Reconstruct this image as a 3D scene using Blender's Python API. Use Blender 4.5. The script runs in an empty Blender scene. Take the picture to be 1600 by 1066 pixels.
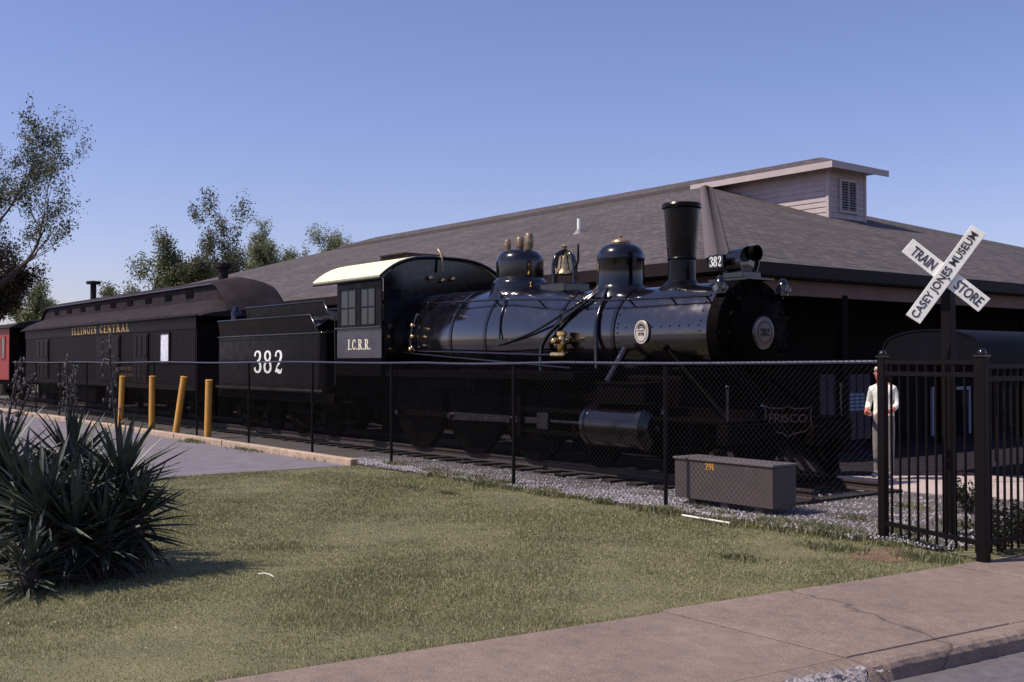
import bpy, bmesh, math, random
import numpy as np
from mathutils import Vector, Matrix, Quaternion

R = math.radians
sc = bpy.context.scene
col = sc.collection

# ------------------------------------------------------------------ camera, sky, sun, exposure
# World X runs along the railway track (towards the locomotive's nose), Y away from the street side, Z up.
CAM_H = 1.9
cd = bpy.data.cameras.new('camera')
cd.sensor_width = 36.0
cd.lens = 38.25
cd.clip_start = 0.1
cd.clip_end = 3000
cam = bpy.data.objects.new('camera', cd)
col.objects.link(cam)
YAW = math.atan2(1700, 1300)
cam.location = (0, 0, CAM_H)
cam.rotation_euler = (R(90) + math.atan(33 / 1700), 0, YAW)
sc.camera = cam

SUN_EL = R(54)
SUN_AZ = Vector((-0.42, -0.907, 0)).normalized()      # horizontal direction towards the sun
world = bpy.data.worlds.new('World')
sc.world = world
world.use_nodes = True
wn = world.node_tree
wn.nodes.clear()
wo = wn.nodes.new('ShaderNodeOutputWorld')
bg = wn.nodes.new('ShaderNodeBackground')
sk = wn.nodes.new('ShaderNodeTexSky')
sk.sky_type = 'NISHITA'
sk.sun_disc = False
sk.sun_elevation = SUN_EL
sk.sun_rotation = math.atan2(SUN_AZ.x, SUN_AZ.y)
sk.altitude = 100
sk.air_density = 1.0
sk.dust_density = 0.7
sk.ozone_density = 2.2
tint = wn.nodes.new('ShaderNodeMix')
tint.data_type = 'RGBA'
tint.blend_type = 'MULTIPLY'
tint.inputs[0].default_value = 1.0
tint.inputs[7].default_value = (1.13, 0.99, 1.25, 1)
wn.links.new(sk.outputs[0], tint.inputs[6])
wn.links.new(tint.outputs[2], bg.inputs[0])
bg.inputs[1].default_value = 0.112
wn.links.new(bg.outputs[0], wo.inputs[0])

sl = bpy.data.lights.new('sun', 'SUN')
sl.energy = 5.0
sl.angle = R(0.5)
sl.color = (1.0, 0.92, 0.80)
sun = bpy.data.objects.new('sun', sl)
col.objects.link(sun)
sdir = Vector((SUN_AZ.x * math.cos(SUN_EL), SUN_AZ.y * math.cos(SUN_EL), math.sin(SUN_EL)))
sun.rotation_euler = sdir.to_track_quat('Z', 'Y').to_euler()
sun.location = sdir * 60

vs = sc.view_settings
vs.view_transform = 'Standard'
vs.look = 'None'
vs.exposure = 0.0
vs.gamma = 1.0
vs.use_curve_mapping = False

# ------------------------------------------------------------------ helpers
rng = random.Random(7)
nrg = np.random.default_rng(11)
CR = Vector((math.cos(YAW), math.sin(YAW), 0))          # right of the viewer
CF = Vector((-math.sin(YAW), math.cos(YAW), 0))         # ahead of the viewer


def P(right, ahead, z=0.0):
    v = CR * right + CF * ahead
    return Vector((v.x, v.y, z))


def G(px, py, z=0.0):                                   # a spot on the ground seen at a given place in the photo
    d = 1700 * (CAM_H - z) / (py - 566)
    return P((px - 800) / 1700 * d, d, z)


def D(px, d, z=0.0):
    return P((px - 800) / 1700 * d, d, z)


def tag(o, label=None, cat=None, group=None, kind=None):
    if label: o['label'] = label
    if cat: o['category'] = cat
    if group: o['group'] = group
    if kind: o['kind'] = kind
    return o


def empty(name, loc=(0, 0, 0), rz=0.0):
    o = bpy.data.objects.new(name, None)
    o.location = loc
    o.rotation_euler = (0, 0, rz)
    o.empty_display_size = 0.2
    col.objects.link(o)
    return o


def wmat(o):
    m = Matrix.LocRotScale(o.location, o.rotation_euler.to_quaternion() if o.rotation_mode != 'QUATERNION' else o.rotation_quaternion, o.scale)
    return wmat(o.parent) @ o.matrix_parent_inverse @ m if o.parent else m


class MB:
    def __init__(s):
        s.v = []
        s.f = []

    def add(s, vs_, fs_, M=None):
        n = len(s.v)
        s.v.extend([tuple(M @ Vector(p)) for p in vs_] if M is not None else [tuple(p) for p in vs_])
        s.f.extend([tuple(i + n for i in f) for f in fs_])
        return s

    def box(s, x0, x1, y0, y1, z0, z1, M=None):
        v = [(x0, y0, z0), (x1, y0, z0), (x1, y1, z0), (x0, y1, z0), (x0, y0, z1), (x1, y0, z1), (x1, y1, z1), (x0, y1, z1)]
        return s.add(v, [(0, 3, 2, 1), (4, 5, 6, 7), (0, 1, 5, 4), (1, 2, 6, 5), (2, 3, 7, 6), (3, 0, 4, 7)], M)

    def cbox(s, c, sx, sy, sz, M=None):
        return s.box(c[0] - sx / 2, c[0] + sx / 2, c[1] - sy / 2, c[1] + sy / 2, c[2] - sz / 2, c[2] + sz / 2, M)

    def tube(s, pts, r, n=8, caps=True):
        pts = [Vector(p) for p in pts]
        rr = r if isinstance(r, (list, tuple)) else [r] * len(pts)
        rings = []
        prev = None
        for i, p in enumerate(pts):
            if i == 0: t = pts[1] - pts[0]
            elif i == len(pts) - 1: t = pts[-1] - pts[-2]
            else: t = (pts[i + 1] - pts[i]).normalized() + (pts[i] - pts[i - 1]).normalized()
            t = t.normalized() if t.length > 1e-9 else Vector((0, 0, 1))
            if prev is None:
                a = Vector((0, 0, 1)) if abs(t.z) < 0.9 else Vector((1, 0, 0))
                e1 = t.cross(a).normalized()
            else:
                e1 = prev - t * prev.dot(t)
                e1 = e1.normalized() if e1.length > 1e-6 else t.orthogonal().normalized()
            prev = e1
            e2 = t.cross(e1)
            rings.append([p + (e1 * math.cos(2 * math.pi * k / n) + e2 * math.sin(2 * math.pi * k / n)) * rr[i] for k in range(n)])
        v = [q for ring in rings for q in ring]
        f = []
        for i in range(len(pts) - 1):
            for k in range(n):
                a, b = i * n + k, i * n + (k + 1) % n
                f.append((a, b, b + n, a + n))
        if caps:
            f.append(tuple(range(n - 1, -1, -1)))
            f.append(tuple((len(pts) - 1) * n + k for k in range(n)))
        return s.add(v, f)

    def lathe(s, prof, origin=(0, 0, 0), axis='z', n=32, caps=True):
        # prof: list of (height along the axis, radius)
        o = Vector(origin)
        v = []
        for h, r in prof:
            for k in range(n):
                a = 2 * math.pi * k / n
                c, d = r * math.cos(a), r * math.sin(a)
                if axis == 'z': q = Vector((c, d, h))
                elif axis == 'x': q = Vector((h, c, d))
                else: q = Vector((d, h, c))
                v.append(o + q)
        f = []
        for i in range(len(prof) - 1):
            for k in range(n):
                a, b = i * n + k, i * n + (k + 1) % n
                f.append((a, b, b + n, a + n))
        if caps:
            if prof[0][1] > 1e-5: f.append(tuple(range(n - 1, -1, -1)))
            if prof[-1][1] > 1e-5: f.append(tuple((len(prof) - 1) * n + k for k in range(n)))
        return s.add(v, f)

    def prism(s, poly, h0, h1, axis='z', M=None):
        # poly: 2D points; axis z -> (x,y), axis y -> (x,z), axis x -> (y,z)
        def mk(p, h):
            if axis == 'z': return (p[0], p[1], h)
            if axis == 'y': return (p[0], h, p[1])
            return (h, p[0], p[1])
        n = len(poly)
        v = [mk(p, h0) for p in poly] + [mk(p, h1) for p in poly]
        f = [tuple(range(n - 1, -1, -1)), tuple(range(n, 2 * n))] + [(k, (k + 1) % n, n + (k + 1) % n, n + k) for k in range(n)]
        return s.add(v, f, M)

    def sphere(s, c, r, n=12, m=8, sz=1.0):
        prof = [(-r * sz * math.cos(math.pi * i / m), max(r * math.sin(math.pi * i / m), 1e-4)) for i in range(m + 1)]
        return s.lathe(prof, c, 'z', n, caps=False)

    def mesh(s, name):
        me = bpy.data.meshes.new(name)
        me.from_pydata(s.v, [], s.f)
        bm = bmesh.new()
        bm.from_mesh(me)
        bmesh.ops.recalc_face_normals(bm, faces=bm.faces)
        bm.to_mesh(me)
        bm.free()
        return me

    def build(s, name, mat, parent=None, smooth=None, bevel=None):
        me = s.mesh(name)
        return place(name, me, mat, parent, smooth, bevel)


def place(name, me, mat, parent=None, smooth=None, bevel=None):
    if mat is not None and len(me.materials) == 0:
        me.materials.append(mat)
    if smooth is not None:
        me.polygons.foreach_set('use_smooth', [True] * len(me.polygons))
        me.set_sharp_from_angle(angle=R(smooth))
    o = bpy.data.objects.new(name, me)
    col.objects.link(o)
    if parent is not None:
        o.parent = parent
        o.matrix_parent_inverse = wmat(parent).inverted()
    if bevel:
        b = o.modifiers.new('bevel', 'BEVEL')
        b.width = bevel
        b.segments = 2
        b.limit_method = 'ANGLE'
        b.angle_limit = R(40)
    return o


def inst(name, me, M, parent, local=False):             # one more piece that shares its mesh
    o = bpy.data.objects.new(name, me)
    col.objects.link(o)
    o.parent = parent
    o.matrix_local = M if local else wmat(parent).inverted() @ M
    return o


def tree_copy(src, loc=None):
    c = src.copy()
    col.objects.link(c)
    if loc is not None: c.location = loc
    for ch in list(src.children):
        k = ch.copy()
        col.objects.link(k)
        k.parent = c
        for g in list(ch.children):
            q = g.copy()
            col.objects.link(q)
            q.parent = k
    return c


def npmesh(name, verts, faces_flat, starts, totals):
    me = bpy.data.meshes.new(name)
    me.vertices.add(len(verts))
    me.vertices.foreach_set('co', np.asarray(verts, np.float32).ravel())
    me.loops.add(len(faces_flat))
    me.loops.foreach_set('vertex_index', np.asarray(faces_flat, np.int32))
    me.polygons.add(len(starts))
    me.polygons.foreach_set('loop_start', np.asarray(starts, np.int32))
    me.polygons.foreach_set('loop_total', np.asarray(totals, np.int32))
    me.update(calc_edges=True)
    return me


def tris(name, verts, F):                               # verts (n,3), F (m,k)
    F = np.asarray(F, np.int32)
    m, k = F.shape
    return npmesh(name, verts, F.ravel(), np.arange(m) * k, np.full(m, k))


# ------------------------------------------------------------------ materials
def mat(name, c, rough=0.6, metal=0.0, var=0.0, vscale=6.0, bump=0.0, bscale=40.0, spec=0.5, c2=None, island=0.0,
        rvar=0.0, coat=0.0, trans=0.0, stretch=None, detail=6.0):
    m = bpy.data.materials.new(name)
    m.use_nodes = True
    nt = m.node_tree
    b = nt.nodes['Principled BSDF']
    b.inputs['Base Color'].default_value = (*c, 1)
    b.inputs['Roughness'].default_value = rough
    b.inputs['Metallic'].default_value = metal
    b.inputs['Specular IOR Level'].default_value = spec
    if coat:
        b.inputs['Coat Weight'].default_value = coat
        b.inputs['Coat Roughness'].default_value = 0.12
    tc = nt.nodes.new('ShaderNodeTexCoord')
    src = tc.outputs['Object']
    if stretch:
        mp = nt.nodes.new('ShaderNodeMapping')
        mp.inputs['Scale'].default_value = stretch
        nt.links.new(src, mp.inputs[0])
        src = mp.outputs[0]
    outc = None
    if var or c2:
        no = nt.nodes.new('ShaderNodeTexNoise')
        no.inputs['Scale'].default_value = vscale
        no.inputs['Detail'].default_value = detail
        no.inputs['Roughness'].default_value = 0.65
        nt.links.new(src, no.inputs['Vector'])
        ra = nt.nodes.new('ShaderNodeValToRGB')
        a = c2 if c2 else tuple(x * (1 - var) for x in c)
        z = c if c2 else tuple(min(1, x * (1 + var)) for x in c)
        ra.color_ramp.elements[0].position = 0.32
        ra.color_ramp.elements[1].position = 0.68
        ra.color_ramp.elements[0].color = (*a, 1)
        ra.color_ramp.elements[1].color = (*z, 1)
        nt.links.new(no.outputs['Fac'], ra.inputs[0])
        outc = ra.outputs[0]
    if island:
        ge = nt.nodes.new('ShaderNodeNewGeometry')
        mr = nt.nodes.new('ShaderNodeMapRange')
        mr.inputs[3].default_value = 1 - island
        mr.inputs[4].default_value = 1 + island
        nt.links.new(ge.outputs['Random Per Island'], mr.inputs[0])
        mx = nt.nodes.new('ShaderNodeMix')
        mx.data_type = 'RGBA'
        mx.blend_type = 'MULTIPLY'
        mx.inputs[0].default_value = 1
        if outc: nt.links.new(outc, mx.inputs[6])
        else: mx.inputs[6].default_value = (*c, 1)
        nt.links.new(mr.outputs[0], mx.inputs[7])
        outc = mx.outputs[2]
    if outc: nt.links.new(outc, b.inputs['Base Color'])
    if rvar:
        n2 = nt.nodes.new('ShaderNodeTexNoise')
        n2.inputs['Scale'].default_value = vscale * 1.7
        n2.inputs['Detail'].default_value = 5
        nt.links.new(src, n2.inputs['Vector'])
        mr = nt.nodes.new('ShaderNodeMapRange')
        mr.inputs[1].default_value = 0.3
        mr.inputs[2].default_value = 0.7
        mr.inputs[3].default_value = max(0.03, rough - rvar)
        mr.inputs[4].default_value = rough + rvar
        nt.links.new(n2.outputs['Fac'], mr.inputs[0])
        nt.links.new(mr.outputs[0], b.inputs['Roughness'])
    if bump:
        nb = nt.nodes.new('ShaderNodeTexNoise')
        nb.inputs['Scale'].default_value = bscale
        nb.inputs['Detail'].default_value = 4
        nt.links.new(src, nb.inputs['Vector'])
        bu = nt.nodes.new('ShaderNodeBump')
        bu.inputs['Strength'].default_value = bump
        bu.inputs['Distance'].default_value = 0.02
        nt.links.new(nb.outputs['Fac'], bu.inputs['Height'])
        nt.links.new(bu.outputs[0], b.inputs['Normal'])
    if trans:
        tr = nt.nodes.new('ShaderNodeBsdfTranslucent')
        if outc: nt.links.new(outc, tr.inputs[0])
        else: tr.inputs[0].default_value = (*c, 1)
        ms = nt.nodes.new('ShaderNodeMixShader')
        ms.inputs[0].default_value = trans
        nt.links.new(b.outputs[0], ms.inputs[1])
        nt.links.new(tr.outputs[0], ms.inputs[2])
        nt.links.new(ms.outputs[0], nt.nodes['Material Output'].inputs[0])
    return m


def shingle_mat():
    m = mat('asphalt_shingle', (0.105, 0.08, 0.082), 0.9)
    nt = m.node_tree
    b = nt.nodes['Principled BSDF']
    ge = nt.nodes.new('ShaderNodeTexCoord')
    br = nt.nodes.new('ShaderNodeTexBrick')
    br.inputs['Color1'].default_value = (0.108, 0.083, 0.080, 1)
    br.inputs['Color2'].default_value = (0.050, 0.038, 0.038, 1)
    br.inputs['Mortar'].default_value = (0.036, 0.027, 0.028, 1)
    br.inputs['Scale'].default_value = 1.0
    br.inputs['Mortar Size'].default_value = 0.012
    br.inputs['Brick Width'].default_value = 0.33
    br.inputs['Row Height'].default_value = 0.17
    nt.links.new(ge.outputs['UV'], br.inputs['Vector'])
    no = nt.nodes.new('ShaderNodeTexNoise')
    no.inputs['Scale'].default_value = 0.35
    no.inputs['Detail'].default_value = 8
    nt.links.new(ge.outputs['UV'], no.inputs['Vector'])
    mr = nt.nodes.new('ShaderNodeMapRange')
    mr.inputs[1].default_value = 0.3
    mr.inputs[2].default_value = 0.7
    mr.inputs[3].default_value = 0.8
    mr.inputs[4].default_value = 1.18
    nt.links.new(no.outputs['Fac'], mr.inputs[0])
    mx = nt.nodes.new('ShaderNodeMix')
    mx.data_type = 'RGBA'
    mx.blend_type = 'MULTIPLY'
    mx.inputs[0].default_value = 1
    nt.links.new(br.outputs['Color'], mx.inputs[6])
    nt.links.new(mr.outputs[0], mx.inputs[7])
    n3 = nt.nodes.new('ShaderNodeTexNoise')
    n3.inputs['Scale'].default_value = 4.5
    n3.inputs['Detail'].default_value = 6
    nt.links.new(ge.outputs['UV'], n3.inputs['Vector'])
    r3 = nt.nodes.new('ShaderNodeMapRange')
    r3.inputs[1].default_value = 0.35
    r3.inputs[2].default_value = 0.65
    r3.inputs[3].default_value = 0.76
    r3.inputs[4].default_value = 1.18
    nt.links.new(n3.outputs['Fac'], r3.inputs[0])
    m3 = nt.nodes.new('ShaderNodeMix')
    m3.data_type = 'RGBA'
    m3.blend_type = 'MULTIPLY'
    m3.inputs[0].default_value = 1
    nt.links.new(mx.outputs[2], m3.inputs[6])
    nt.links.new(r3.outputs[0], m3.inputs[7])
    nt.links.new(m3.outputs[2], b.inputs['Base Color'])
    bu = nt.nodes.new('ShaderNodeBump')
    bu.inputs['Strength'].default_value = 0.6
    bu.inputs['Distance'].default_value = 0.01
    nt.links.new(br.outputs['Fac'], bu.inputs['Height'])
    bu.invert = True
    nt.links.new(bu.outputs[0], b.inputs['Normal'])
    return m


M_ = {
    'black': mat('black_engine_paint', (0.0036, 0.0024, 0.0032), 0.16, var=0.5, vscale=5.0, bump=0.05, bscale=3.5, rvar=0.04, spec=0.7),
    'boiler': mat('boiler_jacket_paint', (0.0046, 0.0032, 0.0044), 0.15, var=0.75, vscale=3.2, bump=0.15, bscale=2.0, rvar=0.09, spec=1.0, coat=0.5, detail=12),
    'stackpaint': mat('stack_paint', (0.0045, 0.0026, 0.0030), 0.22, var=0.5, vscale=4.0, bump=0.07, bscale=3.5, rvar=0.1, spec=0.22),
    'iron': mat('black_running_gear', (0.0024, 0.0013, 0.0015), 0.65, spec=0.03, var=0.5, vscale=9, bump=0.2, bscale=30, rvar=0.15),
    'tender': mat('tender_paint', (0.0042, 0.0024, 0.0028), 0.36, spec=0.10, var=0.4, vscale=2.5, bump=0.05, bscale=4, rvar=0.1),
    'steel': mat('worn_steel', (0.06, 0.055, 0.06), 0.26, 1.0, var=0.4, vscale=14, rvar=0.12),
    'brass': mat('brass', (0.75, 0.52, 0.22), 0.22, 1.0, var=0.25, vscale=12, rvar=0.1),
    'oldbrass': mat('tarnished_brass', (0.30, 0.21, 0.13), 0.45, 0.6, var=0.4, vscale=14, rvar=0.1),
    'cream': mat('cream_enamel', (0.50, 0.45, 0.40), 0.45, var=0.12, vscale=20),
    'tan': mat('tan_enamel', (0.12, 0.08, 0.075), 0.5, var=0.12, vscale=20),
    'white': mat('white_lettering', (0.82, 0.82, 0.76), 0.5, var=0.06, vscale=30),
    'ivory': mat('ivory_lettering', (0.78, 0.70, 0.52), 0.5, var=0.1, vscale=30),
    'gold': mat('gold_leaf_lettering', (0.42, 0.27, 0.08), 0.5, var=0.35, vscale=9),
    'faintgold': mat('worn_gold_lettering', (0.10, 0.065, 0.035), 0.6, var=0.5, vscale=9),
    'darkink': mat('dark_lettering', (0.02, 0.016, 0.02), 0.7, spec=0.2),
    'cabroof': mat('cream_roof_canvas', (0.86, 0.80, 0.50), 0.55, var=0.08, vscale=5, bump=0.08, bscale=12),
    'glass': mat('dark_glass', (0.008, 0.009, 0.014), 0.06, spec=0.5),
    'lens': mat('lamp_lens', (0.05, 0.05, 0.06), 0.05, spec=1.0),
    'coal': mat('coal', (0.006, 0.005, 0.006), 0.6, spec=0.2, var=0.5, vscale=12),
    'car': mat('dark_car_paint', (0.0085, 0.0044, 0.0050), 0.5, spec=0.10, var=0.35, vscale=2.2, bump=0.10, bscale=5, stretch=(6, 1, 0.6)),
    'carroof': mat('car_roof_canvas', (0.030, 0.022, 0.025), 0.8, spec=0.1, var=0.35, vscale=1.8, bump=0.12, bscale=9),
    'foil': mat('crinkled_foil', (0.92, 0.92, 0.95), 0.45, 0.0, c2=(0.42, 0.42, 0.52), vscale=9, bump=0.6, bscale=14, stretch=(2.2, 1, .8)),
    'red': mat('caboose_red', (0.25, 0.022, 0.014), 0.55, var=0.2, vscale=2),
    'shingle': shingle_mat(),
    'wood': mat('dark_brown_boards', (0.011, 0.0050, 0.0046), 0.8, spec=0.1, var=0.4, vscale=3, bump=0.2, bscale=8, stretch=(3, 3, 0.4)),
    'woodlight': mat('pale_brown_boards', (0.085, 0.062, 0.074), 0.75, spec=0.2, var=0.4, vscale=3, bump=0.2, bscale=8, stretch=(3, 3, 0.4)),
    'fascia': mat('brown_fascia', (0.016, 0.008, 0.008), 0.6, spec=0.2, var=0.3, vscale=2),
    'beam': mat('bounce_lit_beam', (0.16, 0.085, 0.065), 0.6, var=0.2, vscale=2),  # tan carries the light bounced up under the eave
    'siding': mat('mauve_clapboard', (0.42, 0.34, 0.33), 0.6, var=0.1, vscale=2.5),
    'trim': mat('mauve_trim', (0.44, 0.36, 0.35), 0.6, var=0.08, vscale=2.5),
    'louver': mat('louver_grey', (0.22, 0.19, 0.20), 0.6, var=0.1),
    'grassground': mat('lawn_soil', (0.190, 0.170, 0.085), 0.95, c2=(0.120, 0.112, 0.058), vscale=1.6, bump=0.5, bscale=40),
    'earth': mat('far_ground', (0.06, 0.065, 0.03), 0.95, var=0.3, vscale=0.2),
    'asphalt': mat('street_asphalt', (0.135, 0.115, 0.125), 0.9, var=0.22, vscale=9, bump=0.7, bscale=130, detail=10),
    'lot': mat('parking_asphalt', (0.165, 0.142, 0.165), 0.9, var=0.18, vscale=2.5, bump=0.5, bscale=90, detail=10),
    'kerbtan': mat('tan_kerb', (0.40, 0.29, 0.21), 0.85, var=0.25, vscale=4, bump=0.4, bscale=30),
    'patio': mat('patio_concrete', (0.45, 0.36, 0.33), 0.85, var=0.12, vscale=3, bump=0.2, bscale=60),
    'gravelbed': mat('gravel_bed', (0.095, 0.080, 0.076), 0.95, var=0.35, vscale=30, bump=0.8, bscale=70),
    'stones': mat('ballast_stones', (0.32, 0.29, 0.31), 0.8, island=0.65),
    'yellow': mat('yellow_post_paint', (0.60, 0.29, 0.045), 0.5, var=0.15, vscale=5, bump=0.1, bscale=12),
    'galv': mat('galvanised_steel', (0.085, 0.09, 0.12), 0.45, 0.5, var=0.3, vscale=20, rvar=0.1),
    'wire': mat('dark_chain_wire', (0.009, 0.006, 0.007), 0.55, 0.2, var=0.3, vscale=20),
    'ironfence': mat('black_iron_fence', (0.0055, 0.0028, 0.0030), 0.5, spec=0.15, var=0.3, vscale=15),
    'signwhite': mat('weathered_white_board', (0.88, 0.86, 0.82), 0.55, c2=(0.78, 0.74, 0.64), vscale=5, bump=0.15, bscale=20),
    'signblack': mat('sign_black', (0.035, 0.03, 0.04), 0.6, var=0.3, vscale=30),
    'crate': mat('grey_crate_metal', (0.080, 0.060, 0.056), 0.6, var=0.12, vscale=4, bump=0.08, bscale=20),
    'cratetop': mat('grey_crate_lid', (0.13, 0.108, 0.105), 0.6, var=0.2, vscale=14, bump=0.1, bscale=20),
    'orange': mat('orange_numerals', (0.85, 0.42, 0.05), 0.5),
    'navy': mat('navy_canvas', (0.004, 0.004, 0.007), 0.6, spec=0.10, var=0.3, vscale=4, bump=0.15, bscale=6),
    'shadepav': mat('shade_dark_paving', (0.022, 0.016, 0.022), 0.8, var=0.3, vscale=4, spec=0.15),  # near-black because the porch shade is put into the colour
    'paper': mat('pale_notice', (0.30, 0.38, 0.52), 0.7, var=0.1),
    'frosted': mat('pale_window_frame', (0.28, 0.28, 0.40), 0.6, var=0.1),
    'shirt': mat('white_shirt', (0.82, 0.80, 0.72), 0.85, bump=0.3, bscale=18),
    'trousers': mat('grey_trousers', (0.20, 0.17, 0.16), 0.85, var=0.2, vscale=6, bump=0.3, bscale=18),
    'skin': mat('skin', (0.52, 0.17, 0.13), 0.55),
    'hair': mat('pale_hair', (0.70, 0.62, 0.52), 0.7),
    'shoe': mat('pale_shoe', (0.45, 0.40, 0.36), 0.6),
    'bark': mat('bark', (0.065, 0.045, 0.038), 0.9, var=0.4, vscale=8, bump=0.8, bscale=18),
    'soil': mat('red_soil', (0.16, 0.092, 0.055), 0.95, var=0.35, vscale=7, bump=0.6, bscale=25),
    'pvc': mat('white_pipe', (0.75, 0.73, 0.66), 0.4),
    'shield': mat('shield_paint', (0.0022, 0.0014, 0.0017), 0.8, spec=0.02),
    'shieldline': mat('shield_outline_paint', (0.034, 0.025, 0.033), 0.8, var=0.5, vscale=10, spec=0.05),
    'housewall': mat('house_wall', (0.2, 0.16, 0.14), 0.8),
    'stoneslit': mat('broken_concrete', (0.30, 0.26, 0.26), 0.9, var=0.5, vscale=18, bump=1.0, bscale=35),
    'rust': mat('rusty_rail', (0.035, 0.022, 0.02), 0.7, var=0.3, vscale=15),
    'tie': mat('creosote_tie', (0.016, 0.011, 0.010), 0.9, var=0.4, vscale=8),
    'leafyucca': mat('yucca_leaf', (0.046, 0.056, 0.044), 0.52, var=0.5, vscale=3, spec=0.55),
    'deadleaf': mat('dead_yucca_leaf', (0.034, 0.022, 0.018), 0.8, var=0.4, vscale=5),
    'stalk': mat('dry_flower_stalk', (0.035, 0.024, 0.022), 0.8, var=0.3, vscale=8),
    'pod': mat('dry_pods', (0.085, 0.07, 0.07), 0.7, island=0.4),
}


def concrete_mat():
    m = mat('pink_concrete', (0.228, 0.166, 0.138), 0.88, c2=(0.168, 0.120, 0.101), vscale=1.1, bump=0.35, bscale=110, detail=12)
    nt = m.node_tree
    b = nt.nodes['Principled BSDF']
    old = b.inputs['Base Color'].links[0].from_socket
    tc = nt.nodes.new('ShaderNodeTexCoord')
    wp = nt.nodes.new('ShaderNodeTexNoise')
    wp.inputs['Scale'].default_value = 2.2
    wp.inputs['Detail'].default_value = 6
    nt.links.new(tc.outputs['Object'], wp.inputs['Vector'])
    va = nt.nodes.new('ShaderNodeVectorMath')
    va.operation = 'MULTIPLY_ADD'
    va.inputs[1].default_value = (0.42, 0.42, 0.42)
    nt.links.new(wp.outputs['Color'], va.inputs[0])
    nt.links.new(tc.outputs['Object'], va.inputs[2])
    vo = nt.nodes.new('ShaderNodeTexVoronoi')
    vo.feature = 'DISTANCE_TO_EDGE'
    vo.inputs['Scale'].default_value = 0.24
    nt.links.new(va.outputs[0], vo.inputs['Vector'])
    ra = nt.nodes.new('ShaderNodeValToRGB')
    ra.color_ramp.elements[0].position = 0.0
    ra.color_ramp.elements[0].color = (0.38, 0.34, 0.34, 1)
    ra.color_ramp.elements[1].position = 0.0045
    ra.color_ramp.elements[1].color = (1, 1, 1, 1)
    nt.links.new(vo.outputs['Distance'], ra.inputs[0])
    mx = nt.nodes.new('ShaderNodeMix')
    mx.data_type = 'RGBA'
    mx.blend_type = 'MULTIPLY'
    mx.inputs[0].default_value = 1
    nt.links.new(old, mx.inputs[6])
    nt.links.new(ra.outputs[0], mx.inputs[7])
    # small pale and dark specks in the worn surface
    sp = nt.nodes.new('ShaderNodeTexNoise')
    sp.inputs['Scale'].default_value = 75
    sp.inputs['Detail'].default_value = 3
    nt.links.new(tc.outputs['Object'], sp.inputs['Vector'])
    r2 = nt.nodes.new('ShaderNodeValToRGB')
    r2.color_ramp.elements[0].position = 0.30
    r2.color_ramp.elements[0].color = (0.72, 0.72, 0.72, 1)
    r2.color_ramp.elements[1].position = 0.72
    r2.color_ramp.elements[1].color = (1.3, 1.3, 1.3, 1)
    nt.links.new(sp.outputs['Fac'], r2.inputs[0])
    m2 = nt.nodes.new('ShaderNodeMix')
    m2.data_type = 'RGBA'
    m2.blend_type = 'MULTIPLY'
    m2.inputs[0].default_value = 1
    nt.links.new(mx.outputs[2], m2.inputs[6])
    nt.links.new(r2.outputs[0], m2.inputs[7])
    st = nt.nodes.new('ShaderNodeTexNoise')
    st.inputs['Scale'].default_value = 7
    st.inputs['Detail'].default_value = 8
    st.inputs['Roughness'].default_value = 0.7
    nt.links.new(tc.outputs['Object'], st.inputs['Vector'])
    r4 = nt.nodes.new('ShaderNodeValToRGB')
    r4.color_ramp.elements[0].position = 0.33
    r4.color_ramp.elements[0].color = (0.84, 0.84, 0.85, 1)
    r4.color_ramp.elements[1].position = 0.62
    r4.color_ramp.elements[1].color = (1.14, 1.12, 1.10, 1)
    nt.links.new(st.outputs['Fac'], r4.inputs[0])
    m4 = nt.nodes.new('ShaderNodeMix')
    m4.data_type = 'RGBA'
    m4.blend_type = 'MULTIPLY'
    m4.inputs[0].default_value = 1
    nt.links.new(m2.outputs[2], m4.inputs[6])
    nt.links.new(r4.outputs[0], m4.inputs[7])
    nt.links.new(m4.outputs[2], b.inputs['Base Color'])
    return m


M_['concrete'] = concrete_mat()


# ------------------------------------------------------------------ lettering
def ribbon(mb, pts, z, th, M):
    # pts: (x, y, width); a flat stroke of varying width, th thick
    q = [Vector((p[0], p[1])) for p in pts]
    n = len(q)
    L, Rr = [], []
    for i in range(n):
        t = (q[min(i + 1, n - 1)] - q[max(i - 1, 0)]).normalized()
        nn = Vector((-t.y, t.x)) * pts[i][2] / 2
        L.append(q[i] + nn)
        Rr.append(q[i] - nn)
    v = [(a.x, a.y, z + th) for a in L] + [(a.x, a.y, z + th) for a in Rr] + [(a.x, a.y, z) for a in L] + [(a.x, a.y, z) for a in Rr]
    f = []
    for i in range(n - 1):
        f += [(i, n + i, n + i + 1, i + 1), (2 * n + i, 2 * n + i + 1, i + 1, i), (n + i, 3 * n + i, 3 * n + i + 1, n + i + 1)]
    mb.add(v, f, M)


def smooth_pts(pts, k=5):
    out = []
    n = len(pts)
    for i in range(n - 1):
        p0, p1, p2, p3 = pts[max(i - 1, 0)], pts[i], pts[i + 1], pts[min(i + 2, n - 1)]
        for s in range(k):
            t = s / k
            out.append(tuple(0.5 * (2 * b + (c - a) * t + (2 * a - 5 * b + 4 * c - d) * t * t + (3 * b - a - 3 * c + d) * t ** 3) for a, b, c, d in zip(p0, p1, p2, p3)))
    out.append(pts[-1])
    return out


def ell(cx, cy, rx, ry, wt, wn_, a0=0, a1=360, n=28):
    r = []
    for i in range(n + 1):
        a = R(a0 + (a1 - a0) * i / n)
        r.append((cx + rx * math.cos(a), cy + ry * math.sin(a), wn_ + (wt - wn_) * abs(math.cos(a)) ** 1.5))
    return r


def bar(x0, x1, y, h): return [(x0, y, h), (x1, y, h)]
def stem(x, y0, y1, w): return [(x, y0, w), (x, y1, w)]


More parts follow.
